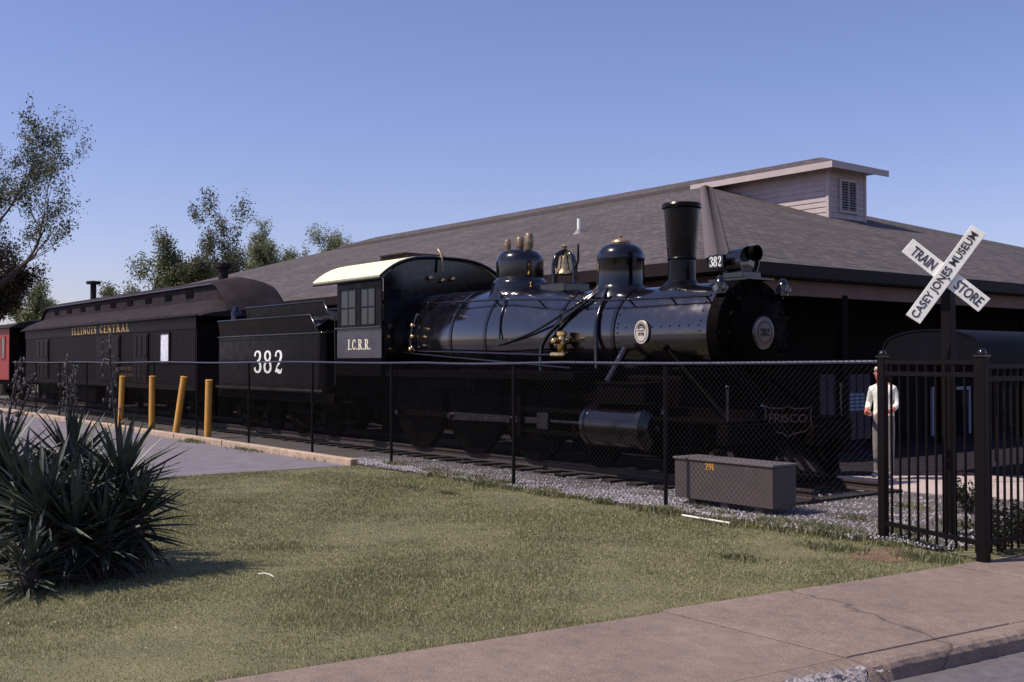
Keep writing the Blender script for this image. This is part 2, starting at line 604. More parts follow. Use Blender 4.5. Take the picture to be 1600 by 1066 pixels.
GL = {
    '3': (0.62, [smooth_pts([(0.10, 0.74, 0.15), (0.14, 0.88, 0.10), (0.30, 0.955, 0.06), (0.46, 0.88, 0.13), (0.50, 0.75, 0.17), (0.44, 0.60, 0.12), (0.27, 0.525, 0.05)]),
                 smooth_pts([(0.27, 0.52, 0.05), (0.46, 0.44, 0.12), (0.53, 0.27, 0.18), (0.46, 0.11, 0.13), (0.29, 0.045, 0.06), (0.13, 0.11, 0.10), (0.09, 0.25, 0.15)])]),
    '8': (0.66, [ell(0.31, 0.745, 0.19, 0.20, 0.15, 0.06), ell(0.31, 0.275, 0.23, 0.235, 0.16, 0.06)]),
    '2': (0.64, [smooth_pts([(0.11, 0.72, 0.15), (0.14, 0.87, 0.10), (0.30, 0.955, 0.06), (0.46, 0.87, 0.14), (0.49, 0.72, 0.17), (0.39, 0.50, 0.13), (0.20, 0.28, 0.07), (0.08, 0.06, 0.05)]),
                 smooth_pts([(0.07, 0.08, 0.05), (0.20, 0.13, 0.14), (0.36, 0.075, 0.14), (0.48, 0.07, 0.10), (0.55, 0.22, 0.05)])]),
    '1': (0.40, [stem(0.20, 0.0, 1.0, 0.16), bar(0.06, 0.34, 0.03, 0.06), bar(0.06, 0.20, 0.86, 0.06)]),
    '9': (0.62, [ell(0.30, 0.70, 0.20, 0.25, 0.15, 0.06), smooth_pts([(0.51, 0.70, 0.15), (0.49, 0.35, 0.15), (0.36, 0.06, 0.08), (0.16, 0.08, 0.10)])]),
    'I': (0.40, [stem(0.18, 0.0, 1.0, 0.17), bar(0.02, 0.34, 0.035, 0.07), bar(0.02, 0.34, 0.965, 0.07)]),
    'L': (0.60, [stem(0.18, 0.0, 1.0, 0.17), bar(0.02, 0.52, 0.035, 0.07), bar(0.02, 0.34, 0.965, 0.07), stem(0.50, 0.0, 0.30, 0.06)]),
    'N': (0.74, [stem(0.13, 0.0, 1.0, 0.08), stem(0.57, 0.0, 1.0, 0.08), [(0.12, 0.98, 0.18), (0.56, 0.04, 0.18)], bar(0.0, 0.26, 0.035, 0.07), bar(0.0, 0.2, 0.965, 0.07), bar(0.44, 0.70, 0.965, 0.07)]),
    'O': (0.70, [ell(0.33, 0.5, 0.24, 0.46, 0.17, 0.07)]),
    'S': (0.56, [smooth_pts([(0.44, 0.74, 0.08), (0.40, 0.90, 0.08), (0.25, 0.96, 0.06), (0.11, 0.84, 0.13), (0.13, 0.66, 0.16), (0.27, 0.52, 0.17), (0.42, 0.36, 0.16), (0.42, 0.14, 0.13), (0.26, 0.04, 0.06), (0.11, 0.10, 0.08), (0.08, 0.28, 0.08)])]),
    'C': (0.64, [ell(0.33, 0.5, 0.24, 0.46, 0.17, 0.07, 42, 318), stem(0.50, 0.66, 0.98, 0.07), stem(0.52, 0.16, 0.30, 0.06)]),
    'E': (0.62, [stem(0.18, 0.0, 1.0, 0.17), bar(0.02, 0.52, 0.035, 0.07), bar(0.02, 0.52, 0.965, 0.07), bar(0.2, 0.40, 0.51, 0.06), stem(0.51, 0.0, 0.26, 0.06), stem(0.51, 0.76, 1.0, 0.06)]),
    'T': (0.64, [stem(0.29, 0.0, 1.0, 0.17), bar(0.02, 0.56, 0.965, 0.07), bar(0.14, 0.44, 0.035, 0.07), stem(0.05, 0.72, 1.0, 0.06), stem(0.53, 0.72, 1.0, 0.06)]),
    'R': (0.72, [stem(0.18, 0.0, 1.0, 0.17), bar(0.02, 0.34, 0.035, 0.07), bar(0.02, 0.2, 0.965, 0.07), smooth_pts([(0.20, 0.965, 0.06), (0.38, 0.95, 0.07), (0.50, 0.74, 0.17), (0.38, 0.53, 0.07), (0.20, 0.51, 0.06)]), [(0.34, 0.52, 0.16), (0.52, 0.10, 0.16), (0.66, 0.03, 0.08)]]),
    'A': (0.76, [[(0.12, 0.02, 0.07), (0.36, 0.99, 0.07)], [(0.36, 0.99, 0.17), (0.58, 0.02, 0.17)], bar(0.2, 0.5, 0.32, 0.06), bar(0.0, 0.25, 0.035, 0.07), bar(0.45, 0.72, 0.035, 0.07)]),
    '.': (0.24, [bar(0.04, 0.18, 0.07, 0.14)]),
    ' ': (0.45, []),
}


def serif_text(name, text, M, height, width, mtl, parent, spacing=0.08):
    # M maps the lettering plane (x right, y up, z out) to the world
    total = sum(GL[c][0] + spacing for c in text) - spacing
    sx = width / total
    mb = MB()
    x = 0.0
    k = 0
    for c in text:
        w, strokes = GL[c]
        for st in strokes:
            k += 1
            pts = [((p[0] + x) * sx - width / 2, (p[1] - 0.5) * height, p[2] * (sx * 0.5 + height * 0.5)) for p in st]
            ribbon(mb, pts, 0.0, 0.004 + 0.0004 * (k % 5), M)
        x += w + spacing
    return mb.build(name, mtl, parent)


def plain_text(name, text, M, height, width, mtl, parent, depth=0.003):
    cu = bpy.data.curves.new(name, 'FONT')
    cu.body = text
    cu.align_x = 'CENTER'
    cu.align_y = 'CENTER'
    cu.extrude = depth
    cu.offset = 0.012
    o = bpy.data.objects.new(name, cu)
    col.objects.link(o)
    bpy.context.view_layer.update()
    dg = bpy.context.evaluated_depsgraph_get()
    me = bpy.data.meshes.new_from_object(o.evaluated_get(dg))
    bpy.data.objects.remove(o)
    n = len(me.vertices)
    co = np.empty(n * 3, np.float32)
    me.vertices.foreach_get('co', co)
    co = co.reshape(-1, 3)
    lo, hi = co.min(0), co.max(0)
    co[:, 0] = (co[:, 0] - (lo[0] + hi[0]) / 2) * width / (hi[0] - lo[0])
    co[:, 1] = (co[:, 1] - (lo[1] + hi[1]) / 2) * height / (hi[1] - lo[1])
    me.vertices.foreach_set('co', co.ravel())
    me.transform(M)
    me.materials.clear()
    me.name = name
    return place(name, me, mtl, parent)


def face(x, y, z, right, up=(0, 0, 1)):                 # matrix of a lettering plane
    r = Vector(right).normalized()
    u = Vector(up).normalized()
    n = r.cross(u)
    return Matrix(((r.x, u.x, n.x, x), (r.y, u.y, n.y, y), (r.z, u.z, n.z, z), (0, 0, 0, 1)))


# ================================================================== THE SETTING
S = 'structure'
g = MB().add([(-900, -900, -0.30), (900, -900, -0.30), (900, 900, -0.30), (-900, 900, -0.30)], [(0, 1, 2, 3)])
tag(g.build('ground', M_['earth']), kind=S)
tag(MB().add([(-11.1, -60, -0.10), (30, -60, -0.10), (30, 60, -0.10), (0.9, 60, -0.10)], [(0, 1, 2, 3)]).build('street', M_['asphalt']), kind=S)

# the lawn: gently uneven sheet
U0, U1, V0, V1 = -300.0, -4.16, -60.0, 300.0
SKEW = 0.1
xs = np.unique(np.concatenate([np.linspace(-300, -60, 12), np.linspace(-60, -20, 20), np.linspace(-20, -4.5, 60)]))
ys = np.unique(np.concatenate([np.linspace(-60, -8, 14), np.linspace(-8, 14, 70), np.linspace(14, 300, 30)]))


def lawn_h(x, y):
    w = np.clip((-6.6 - x) / 1.5, 0, 1) * np.clip((9.2 - y) / 1.5, 0, 1) * np.clip((x + 17.4) / 1.0, 0, 1)
    return w * (0.030 * np.sin(x * 1.1 + y * 0.7) + 0.022 * np.sin(y * 1.9 - x * 0.8) + 0.03)


XX, YY = np.meshgrid(xs, ys, indexing='ij')
XX = XX + np.clip((XX + 20) / 15.5, 0, 1) * 0.1 * np.clip(YY - 5, -65, 55)   # the street runs slightly askew
ZZ = lawn_h(XX, YY)
vv = np.stack([XX, YY, ZZ], -1).reshape(-1, 3)
nx, ny = len(xs), len(ys)
idx = np.arange(nx * ny).reshape(nx, ny)
F = np.stack([idx[:-1, :-1], idx[1:, :-1], idx[1:, 1:], idx[:-1, 1:]], -1).reshape(-1, 4)
lawn = place('lawn', tris('lawn', vv, F), M_['grassground'])
tag(lawn, kind=S)

# sidewalk: one slab after another along the street, each slightly out of line
walk = empty('sidewalk', (-5, 0, 0))
tag(walk, kind=S)
k = 0
y = -4.3
while y < 24:
    L = 1.70
    ue = -5.90 + rng.uniform(-0.015, 0.015)
    if y > 4.2: ue -= 0.05
    z1 = 0.030 + rng.uniform(-0.006, 0.006)
    e = 0.008
    poly = [(ue, y + e), (-4.315, y + e), (-4.315, y + L - e), (ue, y + L - e)]
    poly = [(a + SKEW * (b - 5), b) for a, b in poly]
    mb = MB().prism(poly, -0.08, z1)
    mb.build('slab', M_['concrete'], walk, bevel=0.008)
    y += L

# kerb stones along the street, one of them broken
kerb = empty('kerb', (-4.06, 0, 0))
tag(kerb, kind=S)
for i in range(11):
    y0 = -4.3 + i * 2.55
    n = 60
    mb = MB()
    prof = [(-4.310, -0.12), (-4.310, 0.024), (-4.17, 0.024), (-4.135, 0.010), (-4.115, -0.02), (-4.105, -0.12)]
    rows = []
    for j in range(n + 1):
        yy = y0 + 0.006 + (2.55 - 0.012) * j / n
        d = math.exp(-((yy - 5.72) / 0.30) ** 2) + 0.45 * math.exp(-((yy - 5.25) / 0.22) ** 2)
        row = []
        for q, (x_, z_) in enumerate(prof):
            jx = jz = 0.0
            if 2 <= q <= 4:
                jx = -d * (0.040 + 0.030 * rng.random()) + rng.uniform(-0.006, 0.006)
                jz = -d * (0.026 + 0.024 * rng.random()) * (0.7 if q == 2 else 1) + rng.uniform(-0.004, 0.004)
            row.append((x_ + jx + SKEW * (yy - 5), yy, z_ + jz))
        rows.append(row)
    m_ = len(prof)
    fs = []
    for j in range(n):
        for q in range(m_ - 1):
            fs.append((j * m_ + q, j * m_ + q + 1, (j + 1) * m_ + q + 1, (j + 1) * m_ + q))
    fs += [tuple(range(m_)), tuple(n * m_ + q for q in range(m_))]
    mb.add([p for r_ in rows for p in r_], fs)
    o = mb.build('kerbstone', M_['concrete'], kerb)
    if i == 3:
        o.name = 'broken_kerbstone'
        o['label'] = 'broken kerbstone with pale crumbled concrete'
        me = o.data
        me.materials.append(M_['stoneslit'])
        for p in me.polygons:
            c = p.center
            if abs(c.y - 5.60) < 0.36 + .07 * math.sin(c.y * 90 + c.x * 60) and c.x - SKEW * (c.y - 5) > -4.215 and c.z > -0.09: p.material_index = 1
# crumbled bits lying at the break
mb = MB()
for i in range(160):
    yy = rng.gauss(5.55, 0.26)
    xx = -4.12 + SKEW * (yy - 5) + rng.uniform(-0.10, 0.16)
    s_ = rng.uniform(0.005, 0.017)
    zb = -0.10 if xx > -4.09 + SKEW * (yy - 5) else -0.03
    mb.add([(xx + s_ * rng.uniform(.6, 1), yy, zb), (xx, yy + s_ * rng.uniform(.6, 1), zb), (xx - s_ * rng.uniform(.6, 1), yy, zb), (xx, yy - s_ * rng.uniform(.6, 1), zb), (xx, yy, zb + s_)], [(0, 1, 4), (1, 2, 4), (2, 3, 4), (3, 0, 4)])
tag(mb.build('kerb_rubble', M_['stoneslit']), 'pale crumbs of concrete at the broken kerb', 'rubble', kind='stuff')

# parking lot with its tan kerb
tag(MB().add([(-60, -45, 0.006), (-17.7, -45, 0.006), (-17.7, 9.75, 0.006), (-60, 9.75, 0.006)], [(0, 1, 2, 3)]).build('parking_lot', M_['lot']), kind=S)
lk = empty('parking_kerb', (-30, 9.8, 0))
tag(lk, kind=S)
x = -17.62
while x > -58:
    L = 3.0
    yy = 9.80 + rng.uniform(-0.015, 0.015)
    z1 = 0.13 + rng.uniform(-0.008, 0.008)
    M2 = Matrix.Rotation(R(rng.uniform(-0.3, 0.3)), 4, 'Z')
    MB().box(x - L + 0.012, x - 0.012, yy - 0.03, yy + 0.13, -0.02, z1).build('kerbstone', M_['kerbtan'], lk, bevel=0.02)
    x -= L

# gravel under the track and beside it
gx = np.linspace(-62, -6.6, 90)
gy = np.linspace(9.93, 14.9, 16)
XX, YY = np.meshgrid(gx, gy, indexing='ij')
edge = np.minimum((YY - 9.93) / 0.5, 1)
YY = YY + (YY < 9.94) * 0.10 * np.sin(XX * 2.3) * np.cos(XX * 0.9)
ZZ = 0.012 + 0.05 * np.clip(edge, 0, 1) * (np.abs(YY - 12.5) < 2.2) + 0.010 * np.sin(XX * 5 + YY * 7)
vv = np.stack([XX, YY, ZZ], -1).reshape(-1, 3)
nx, ny = XX.shape
idx = np.arange(nx * ny).reshape(nx, ny)
F = np.stack([idx[:-1, :-1], idx[1:, :-1], idx[1:, 1:], idx[:-1, 1:]], -1).reshape(-1, 4)
tag(place('gravel_bed', tris('gravel_bed', vv, F), M_['gravelbed']), kind=S)

# patio beside the nose of the engine
tag(MB().prism([(-14.9, 13.75), (-9.4, 13.75), (-7.2, 14.1), (-5.7, 14.1), (-5.7, 44), (-14.9, 44)], 0.02, 0.075).build('patio', M_['patio']), kind=S)


tag(MB().prism([(-14.9, 14.6), (-10.9, 14.6), (-8.9, 17.2), (-5.72, 21.3), (-5.72, 43.9), (-14.9, 43.9)], 0.05, 0.095).build('porch_floor_shade', M_['shadepav']), kind=S)  # shade of eave and canopy painted as a dark floor over the patio
tag(MB().prism([(-69, 14.95), (-14.91, 14.95), (-14.91, 17.0), (-69, 17.0)], 0.0, 0.05).build('porch_walk_shade', M_['shadepav']), kind=S)  # dark strip behind the train, shade put into its colour

# loose ballast
def stones(n, area, smin, smax, seed):
    r = np.random.default_rng(seed)
    p = area(r, n)
    n = len(p)
    s = r.uniform(smin, smax, (n, 1))
    base = np.array([[1, 0, 0], [0, 1, 0], [-1, 0, 0], [0, -1, 0], [0, 0, .9], [0, 0, -.5]], float)
    rot = r.uniform(0, 6.28, n)
    c, d = np.cos(rot), np.sin(rot)
    j = r.uniform(0.55, 1.2, (n, 6, 1))
    v = base[None] * j
    vx = v[..., 0] * c[:, None] - v[..., 1] * d[:, None]
    vy = v[..., 0] * d[:, None] + v[..., 1] * c[:, None]
    v = np.stack([vx, vy, v[..., 2]], -1) * s[:, None, :] + p[:, None, :]
    f = np.array([[0, 1, 4], [1, 2, 4], [2, 3, 4], [3, 0, 4], [1, 0, 5], [2, 1, 5], [3, 2, 5], [0, 3, 5]])
    F = (f[None] + (np.arange(n) * 6)[:, None, None]).reshape(-1, 3)
    return v.reshape(-1, 3), F


def area_ballast(r, n):
    a = np.stack([-7.0 - 11.5 * r.random(n) ** 1.2, 9.90 + np.abs(r.normal(0, 0.9, n)), np.full(n, 0.04)], -1)
    b = np.stack([r.uniform(-12, -6.0, n), r.uniform(10.0, 13.8, n), np.full(n, 0.04)], -1)
    q = np.concatenate([a[: int(n * .55)], b[: int(n * .45)]])
    q = q[q[:, 1] < 13.7]
    q[:, 2] += r.uniform(-0.015, 0.02, len(q))
    # thin out towards the lawn
    return q[(q[:, 1] > 10.05) | (r.random(len(q)) < 0.75)]


v_, F_ = stones(60000, area_ballast, 0.010, 0.024, 3)
tag(place('ballast', tris('ballast', v_, F_), M_['stones']), 'loose pale ballast stones along the track and fence', 'gravel', kind='stuff')

# the track
track = empty('railway_track', (-30, 12.5, 0))
tag(track, 'railway track under the black engine and cars', 'track')
tie_me = MB().box(-0.11, 0.11, -1.25, 1.25, -0.05, 0.10).mesh('tie')
tie_me.materials.append(M_['tie'])
x = -9.0
while x > -57:
    inst('tie', tie_me, Matrix.Translation((x, 12.5, 0)), track)
    x -= 0.56
railp = [(-0.06, 0.10), (0.06, 0.10), (0.06, 0.115), (0.012, 0.135), (0.012, 0.195), (0.034, 0.205), (0.034, 0.235), (-0.034, 0.235), (-0.034, 0.205), (-0.012, 0.195), (-0.012, 0.135), (-0.06, 0.115)]
RAIL = 0.235
for yy in (11.75, 13.25):
    MB().prism([(yy + a, b) for a, b in railp], -57, -8.9, 'x').build('rail', M_['rust'], track)

# ================================================================== MUSEUM BUILDING
EZ = 3.74
bld = empty('museum_building', (-40, 31, 0))
tag(bld, 'long museum building with shingled hip roof behind the train', 'building')
E = [(-13.0, 14.5), (-13.0, 47.3), (-70.0, 47.3), (-70.0, 14.5)]
RZ = 8.70
RA, RB = (-28.3, 30.9), (-55.0, 30.9)


def roof_plane(mb_list, pts):
    mb_list.append(pts)


def build_roof(name, planes, parent, thick=0.06, mtl=None):
    # planes: lists of 3D points; a mesh with UVs measured along the courses and up the slope
    vs_, fs_, uv = [], [], []
    for pts in planes:
        n = len(vs_)
        vs_ += pts
        fs_.append(tuple(range(n, n + len(pts))))
        p0, p1 = Vector(pts[0]), Vector(pts[1])
        ex = (p1 - p0).normalized()
        nn = ex.cross(Vector(pts[2]) - p0).normalized()
        ey = nn.cross(ex)
        uv += [((Vector(p) - p0).dot(ex), (Vector(p) - p0).dot(ey)) for p in pts]
    me = bpy.data.meshes.new(name)
    me.from_pydata(vs_, [], fs_)
    ul = me.uv_layers.new(name='UVMap')
    for i, l in enumerate(me.loops):
        ul.data[i].uv = uv[l.vertex_index]
    return place(name, me, mtl or M_['shingle'], parent)


main_roof = build_roof('roof', [
    [(*E[3], EZ), (*E[0], EZ), (*RA, RZ), (*RB, RZ)],
    [(*E[0], EZ), (*E[1], EZ), (*RA, RZ)],
    [(*E[1], EZ), (*E[2], EZ), (*RB, RZ), (*RA, RZ)],
    [(*E[2], EZ), (*E[3], EZ), (*RB, RZ)]], bld)
# hip caps, shingle by shingle on the hip over the engine
hp0, hp1 = Vector((*E[0], EZ)), Vector((*RA, RZ))
hd = (hp1 - hp0)
capm = MB()
ex = hd.normalized()
sd = Vector((1, 1, 0)).normalized()
capm.add([(-0.02, -0.22, -0.063), (0.30, -0.22, -0.063), (0.30, 0, 0.004), (-0.02, 0, 0.02), (0.30, 0.22, -0.063), (-0.02, 0.22, -0.063)], [(0, 1, 2, 3), (3, 2, 4, 5)])
cap_me = capm.mesh('hip_cap')
cap_me.materials.append(mat('hip_cap_shingle', (0.105, 0.083, 0.083), 0.9, var=0.15, vscale=5))
zz = ex.cross(sd).normalized()
if zz.z < 0: sd = -sd; zz = ex.cross(sd).normalized()
BM = Matrix(((ex.x, sd.x, zz.x, 0), (ex.y, sd.y, zz.y, 0), (ex.z, sd.z, zz.z, 0), (0, 0, 0, 1)))
ncap = int(hd.length / 0.27)
for i in range(ncap):
    p = hp0 + ex * (i * 0.27) + Vector((0, 0, 0.055))
    inst('hip_cap', cap_me, Matrix.Translation(p) @ BM, main_roof)
# fascia, soffit, beam
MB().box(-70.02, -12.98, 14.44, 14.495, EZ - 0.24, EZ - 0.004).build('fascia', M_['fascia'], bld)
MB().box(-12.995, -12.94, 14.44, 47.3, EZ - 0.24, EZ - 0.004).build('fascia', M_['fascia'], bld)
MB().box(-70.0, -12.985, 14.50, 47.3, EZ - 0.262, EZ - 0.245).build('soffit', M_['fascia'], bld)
MB().box(-13.46, -13.30, 14.9, 46.9, EZ - 0.56, EZ - 0.266).build('porch_beam', M_['beam'], bld)  # bright band under the eave, bounced light put into its colour
MB().box(-69.6, -13.47, 14.9, 15.06, EZ - 0.56, EZ - 0.266).build('porch_beam', M_['beam'], bld)
post_me = MB().box(-0.09, 0.09, -0.09, 0.09, 0.0, EZ - 0.56).mesh('porch_post')
post_me.materials.append(M_['wood'])
for yy in (14.98, 18.6, 22.2, 25.8, 29.4, 33.0): inst('porch_post', post_me, Matrix.Translation((-13.38, yy, 0.06)), bld)
for i in range(1, 14): inst('porch_post', post_me, Matrix.Translation((-13.38 - i * 3.9, 14.98, 0.0)), bld)
WZ = EZ - 0.265
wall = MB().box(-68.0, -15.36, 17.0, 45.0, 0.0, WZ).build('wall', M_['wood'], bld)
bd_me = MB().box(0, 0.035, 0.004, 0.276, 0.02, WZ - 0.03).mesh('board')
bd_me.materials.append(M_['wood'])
bl_me = MB().box(0.04, 0.075, 0.012, 0.25, 0.10, 1.62).mesh('board')  # paler boards, lower part of the wall only
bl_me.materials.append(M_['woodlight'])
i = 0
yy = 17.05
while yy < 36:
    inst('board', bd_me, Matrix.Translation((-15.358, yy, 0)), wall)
    if 20.3 < yy < 22.2: inst('pale_board', bl_me, Matrix.Translation((-15.358, yy, 0)), wall)
    yy += 0.28
bx_me = MB().box(0.004, 0.276, -0.035, 0, 0.02, WZ - 0.03).mesh('board')
bx_me.materials.append(M_['wood'])
xx = -15.7
while xx > -31:
    inst('board', bx_me, Matrix.Translation((xx, 16.998, 0)), wall)
    xx -= 0.28


# things fixed to the shop front, seen through the gate
def on_front(px, py):                                   # point on the plane just before the shop wall
    t = (px - 800) / 1700
    ux, uy = CF.x + CR.x * t, CF.y + CR.y * t
    d = -15.28 / ux
    return d * uy, CAM_H + (566 - py) * d / 1700


def front_box(mb, px0, px1, py0, py1, dep=0.03, u=-15.30):
    a, z1 = on_front(px0, py0)
    b, z0 = on_front(px1, py1)
    mb.box(u, u + dep, a, b, z0, z1)
    return a, b, z0, z1


nb = MB()
a, b, z0, z1 = front_box(nb, 1326, 1350, 614, 642)
notice = nb.build('notice_board', mat('notice_back', (0.06, 0.06, 0.09), 0.7))
tag(notice, 'pale blue gridded notice board on the shop wall', 'notice')
cw, ch = (b - a) / 3, (z1 - z0) / 5
for i in range(3):
    for j in range(5):
        MB().box(-15.269, -15.262, a + cw * i + 0.02, a + cw * (i + 1) - 0.02, z0 + ch * j + 0.015, z0 + ch * (j + 1) - 0.015).build('sheet', M_['paper'], notice)
win = empty('shop_window', (-15.3, on_front(1483, 650)[0], 1.0))
tag(win, 'pale framed shop window left of the gate corner post', 'window')
a, z1 = on_front(1457, 610)
b, z0 = on_front(1512, 680)
MB().box(-15.30, -15.28, a, b, z0, z1).build('pane', M_['glass'], win)
for (y0, y1, q0, q1) in ((a - .08, a, z0 - .08, z1 + .08), (b, b + .08, z0 - .08, z1 + .08), (a, b, z1, z1 + .08), (a, b, z0 - .08, z0), ((a + b) / 2 - .03, (a + b) / 2 + .03, z0, z1)):
    MB().box(-15.31, -15.25, y0, y1, q0, q1).build('frame', M_['frosted'], win)
ss = MB()
a, b, z0, z1 = front_box(ss, 1402, 1446, 594, 609)
shop = ss.build('shop_sign', M_['wood'])
tag(shop, 'dark shop name sign over the entrance wall', 'sign')

# monitor (raised vent) on the ridge
mon = empty('roof_monitor', (-38, 30.9, 8))
mon.parent = bld
mon.matrix_parent_inverse = wmat(bld).inverted()
mu0, mu1, mv0, mv1, mz = -54.0, -22.0, 29.9, 31.9, 8.33
core = MB().box(mu0, mu1, mv0, mv1, 5.2, mz).build('monitor_wall', M_['siding'], mon)
nb_ = 16
for i in range(nb_):                                    # clapboards, each tilted out at its lower edge
    z0 = 8.28 - (i + 1) * 0.18
    q = [(0.0, 0.19), (0.012, 0.19), (0.035, 0.0), (0.0, 0.0)]
    mb = MB()
    mb.add([(mu0, mv0 - a, z0 + b) for a, b in q] + [(mu1 - 0.06, mv0 - a, z0 + b) for a, b in q], [(0, 1, 5, 4), (1, 2, 6, 5), (2, 3, 7, 6), (4, 5, 6, 7), (0, 3, 2, 1)])
    o = mb.build('clapboard', M_['siding'], mon)
    mb = MB()
    mb.add([(mu1 + a, mv0 + 0.07, z0 + b) for a, b in q] + [(mu1 + a, mv1 - 0.07, z0 + b) for a, b in q], [(0, 1, 5, 4), (1, 2, 6, 5), (2, 3, 7, 6), (4, 5, 6, 7), (0, 3, 2, 1)])
    mb.build('clapboard', M_['siding'], mon)
for yy in (mv0, mv1): MB().box(mu1 - 0.06, mu1 + 0.045, yy - 0.045 if yy == mv0 else yy - 0.07, yy + 0.07 if yy == mv0 else yy + 0.045, 5.3, mz - 0.012).build('corner_trim', M_['trim'], mon)
ea, eb, oh = mz + 0.05, mz + 0.57, 0.55
build_roof('monitor_roof', [
    [(mu0 - oh, mv0 - oh, ea), (mu1 + oh, mv0 - oh, ea), (mu1 - 1.0, 30.9, eb), (mu0 + 1.0, 30.9, eb)],
    [(mu1 + oh, mv0 - oh, ea), (mu1 + oh, mv1 + oh, ea), (mu1 - 1.0, 30.9, eb)],
    [(mu1 + oh, mv1 + oh, ea), (mu0 - oh, mv1 + oh, ea), (mu0 + 1.0, 30.9, eb), (mu1 - 1.0, 30.9, eb)],
    [(mu0 - oh, mv1 + oh, ea), (mu0 - oh, mv0 - oh, ea), (mu0 + 1.0, 30.9, eb)]], mon)
MB().box(mu0 - oh + .02, mu1 + oh - .02, mv0 - oh + .02, mv1 + oh - .02, mz - 0.008, mz + 0.03).build('monitor_soffit', M_['trim'], mon)
MB().box(-27.6, mu1 + oh, mv0 - oh - .03, mv0 - oh, ea - 0.21, ea - .004).build('monitor_fascia', M_['trim'], mon)
MB().box(mu1 + oh, mu1 + oh + .03, mv0 - oh - .03, mv1 + oh, ea - 0.21, ea - .004).build('monitor_fascia', M_['trim'], mon)
MB().box(mu0 - oh, -27.62, mv0 - oh - .02, mv0 - oh - .002, 8.0, ea - .002).build('eave_shingles', mat('eave_shingle', (0.074, 0.057, 0.057), 0.9, var=.15, vscale=3), mon)
lv = MB()
lv.box(mu1 + .036, mu1 + .10, 30.42, 30.50, 6.86, 7.98).box(mu1 + .036, mu1 + .10, 31.30, 31.38, 6.86, 7.98).box(mu1 + .036, mu1 + .10, 30.50, 31.30, 7.90, 7.98).box(mu1 + .036, mu1 + .10, 30.50, 31.30, 6.86, 6.94)
lv.box(mu1 + .036, mu1 + .095, 30.88, 30.92, 6.94, 7.90)
lvo = lv.build('louver_frame', M_['trim'], mon)
MB().box(mu1 + .036, mu1 + .045, 30.50, 31.30, 6.94, 7.90).build('louver_back', M_['darkink'], mon)
sl_me = MB().add([(0.0, 0, 0.05), (0.012, 0, 0.055), (0.05, 0, 0.0), (0.038, 0, -0.005)] + [(0.0, .8, 0.05), (0.012, .8, 0.055), (0.05, .8, 0.0), (0.038, .8, -0.005)], [(0, 1, 2, 3), (4, 7, 6, 5), (0, 4, 5, 1), (1, 5, 6, 2), (2, 6, 7, 3), (3, 7, 4, 0)]).mesh('louver_slat')
sl_me.materials.append(M_['louver'])
for i in range(11): inst('louver_slat', sl_me, Matrix.Translation((mu1 + .047, 30.50, 6.97 + i * 0.085)), mon)

# vent pipe on the shingles
vp = empty('roof_vent', (-27.0, 22.2, 6.0))
dv = 26.0
# find the roof spot seen at (905, 363)
t = (905 - 800) / 1700
rx, ry, rz_ = CF.x + CR.x * t, CF.y + CR.y * t, (566 - 364) / 1700
# plane: z = EZ + (y-14.5)*m
mslope = (RZ - EZ) / (30.9 - 14.5)
dd = (EZ - 14.5 * mslope - CAM_H) / (rz_ - ry * mslope)
vp.location = (rx * dd, ry * dd, CAM_H + rz_ * dd)
tag(vp, 'small white vent pipe standing on the shingled roof', 'vent pipe')
L_ = vp.location
MB().lathe([(-0.05, 0.06), (0.42, 0.06), (0.42, 0.045), (0.2, 0.045)], L_, 'z', 12).build('pipe', M_['white'], vp, 40)
MB().lathe([(-0.08, 0.22), (0.06, 0.10), (0.12, 0.075)], L_, 'z', 12).build('flashing', M_['louver'], vp, 40)

# ---- barrel canopy in front of the shop entrance
can = empty('entrance_canopy', (-9.6, 16.2, 0))
tag(can, 'dark barrel canopy in front of the shop entrance', 'canopy')
ca, cb0 = -10.45, -8.75                                 # the vault spans this width, its axis runs away along the shop
cv0, cv1 = 15.6, 24.0
N = 18
cm_ = (ca + cb0) / 2
outer = []
for i in range(N + 1):
    a = math.pi * i / N
    outer.append((cm_ - (cb0 - ca) / 2 * math.cos(a), 2.02 + 0.40 * math.sin(a) ** 0.6))
prof = [(ca, 1.86)] + outer + [(cb0, 1.86)]
inn = [(p[0] + (0.025 if p[0] < cm_ else -0.025), p[1] - 0.025) for p in prof]
n = len(prof)
v_ = [(p[0], cv0, p[1]) for p in prof] + [(p[0], cv1, p[1]) for p in prof] + [(p[0], cv0, p[1]) for p in inn] + [(p[0], cv1, p[1]) for p in inn]
f_ = []
for i in range(n - 1):
    f_ += [(i, i + 1, n + i + 1, n + i), (2 * n + i, 3 * n + i, 3 * n + i + 1, 2 * n + i + 1), (n + i, n + i + 1, 3 * n + i + 1, 3 * n + i), (i, 2 * n + i, 2 * n + i + 1, i + 1)]
MB().add(v_, f_).build('cover', M_['navy'], can, 50)
fr = [(ca + .03, 1.865)] + [(p[0] + (0.03 if p[0] < cm_ else -0.03), p[1] - 0.03) for p in outer] + [(cb0 - .03, 1.865)]
MB().prism(fr, cv0 + .012, cv0 + .03, 'y').build('end_panel', M_['navy'], can)
for i in range(6):
    yy = cv0 + 0.1 + i * (cv1 - cv0 - 0.2) / 5
    MB().tube([(ca + .05, yy, 1.88)] + [(p[0] + (.05 if p[0] < cm_ else -.05), yy, p[1] - .05) for p in outer[1:-1]] + [(cb0 - .05, yy, 1.88)], 0.016, 6).build('hoop', M_['ironfence'], can, 60)
    if i % 2 == 0 or i == 5:
        for xx in (ca + .06, cb0 - .06): MB().tube([(xx, yy + .05, 0.075), (xx, yy + .05, 1.98)], 0.03, 8).build('post', M_['ironfence'], can, 60)

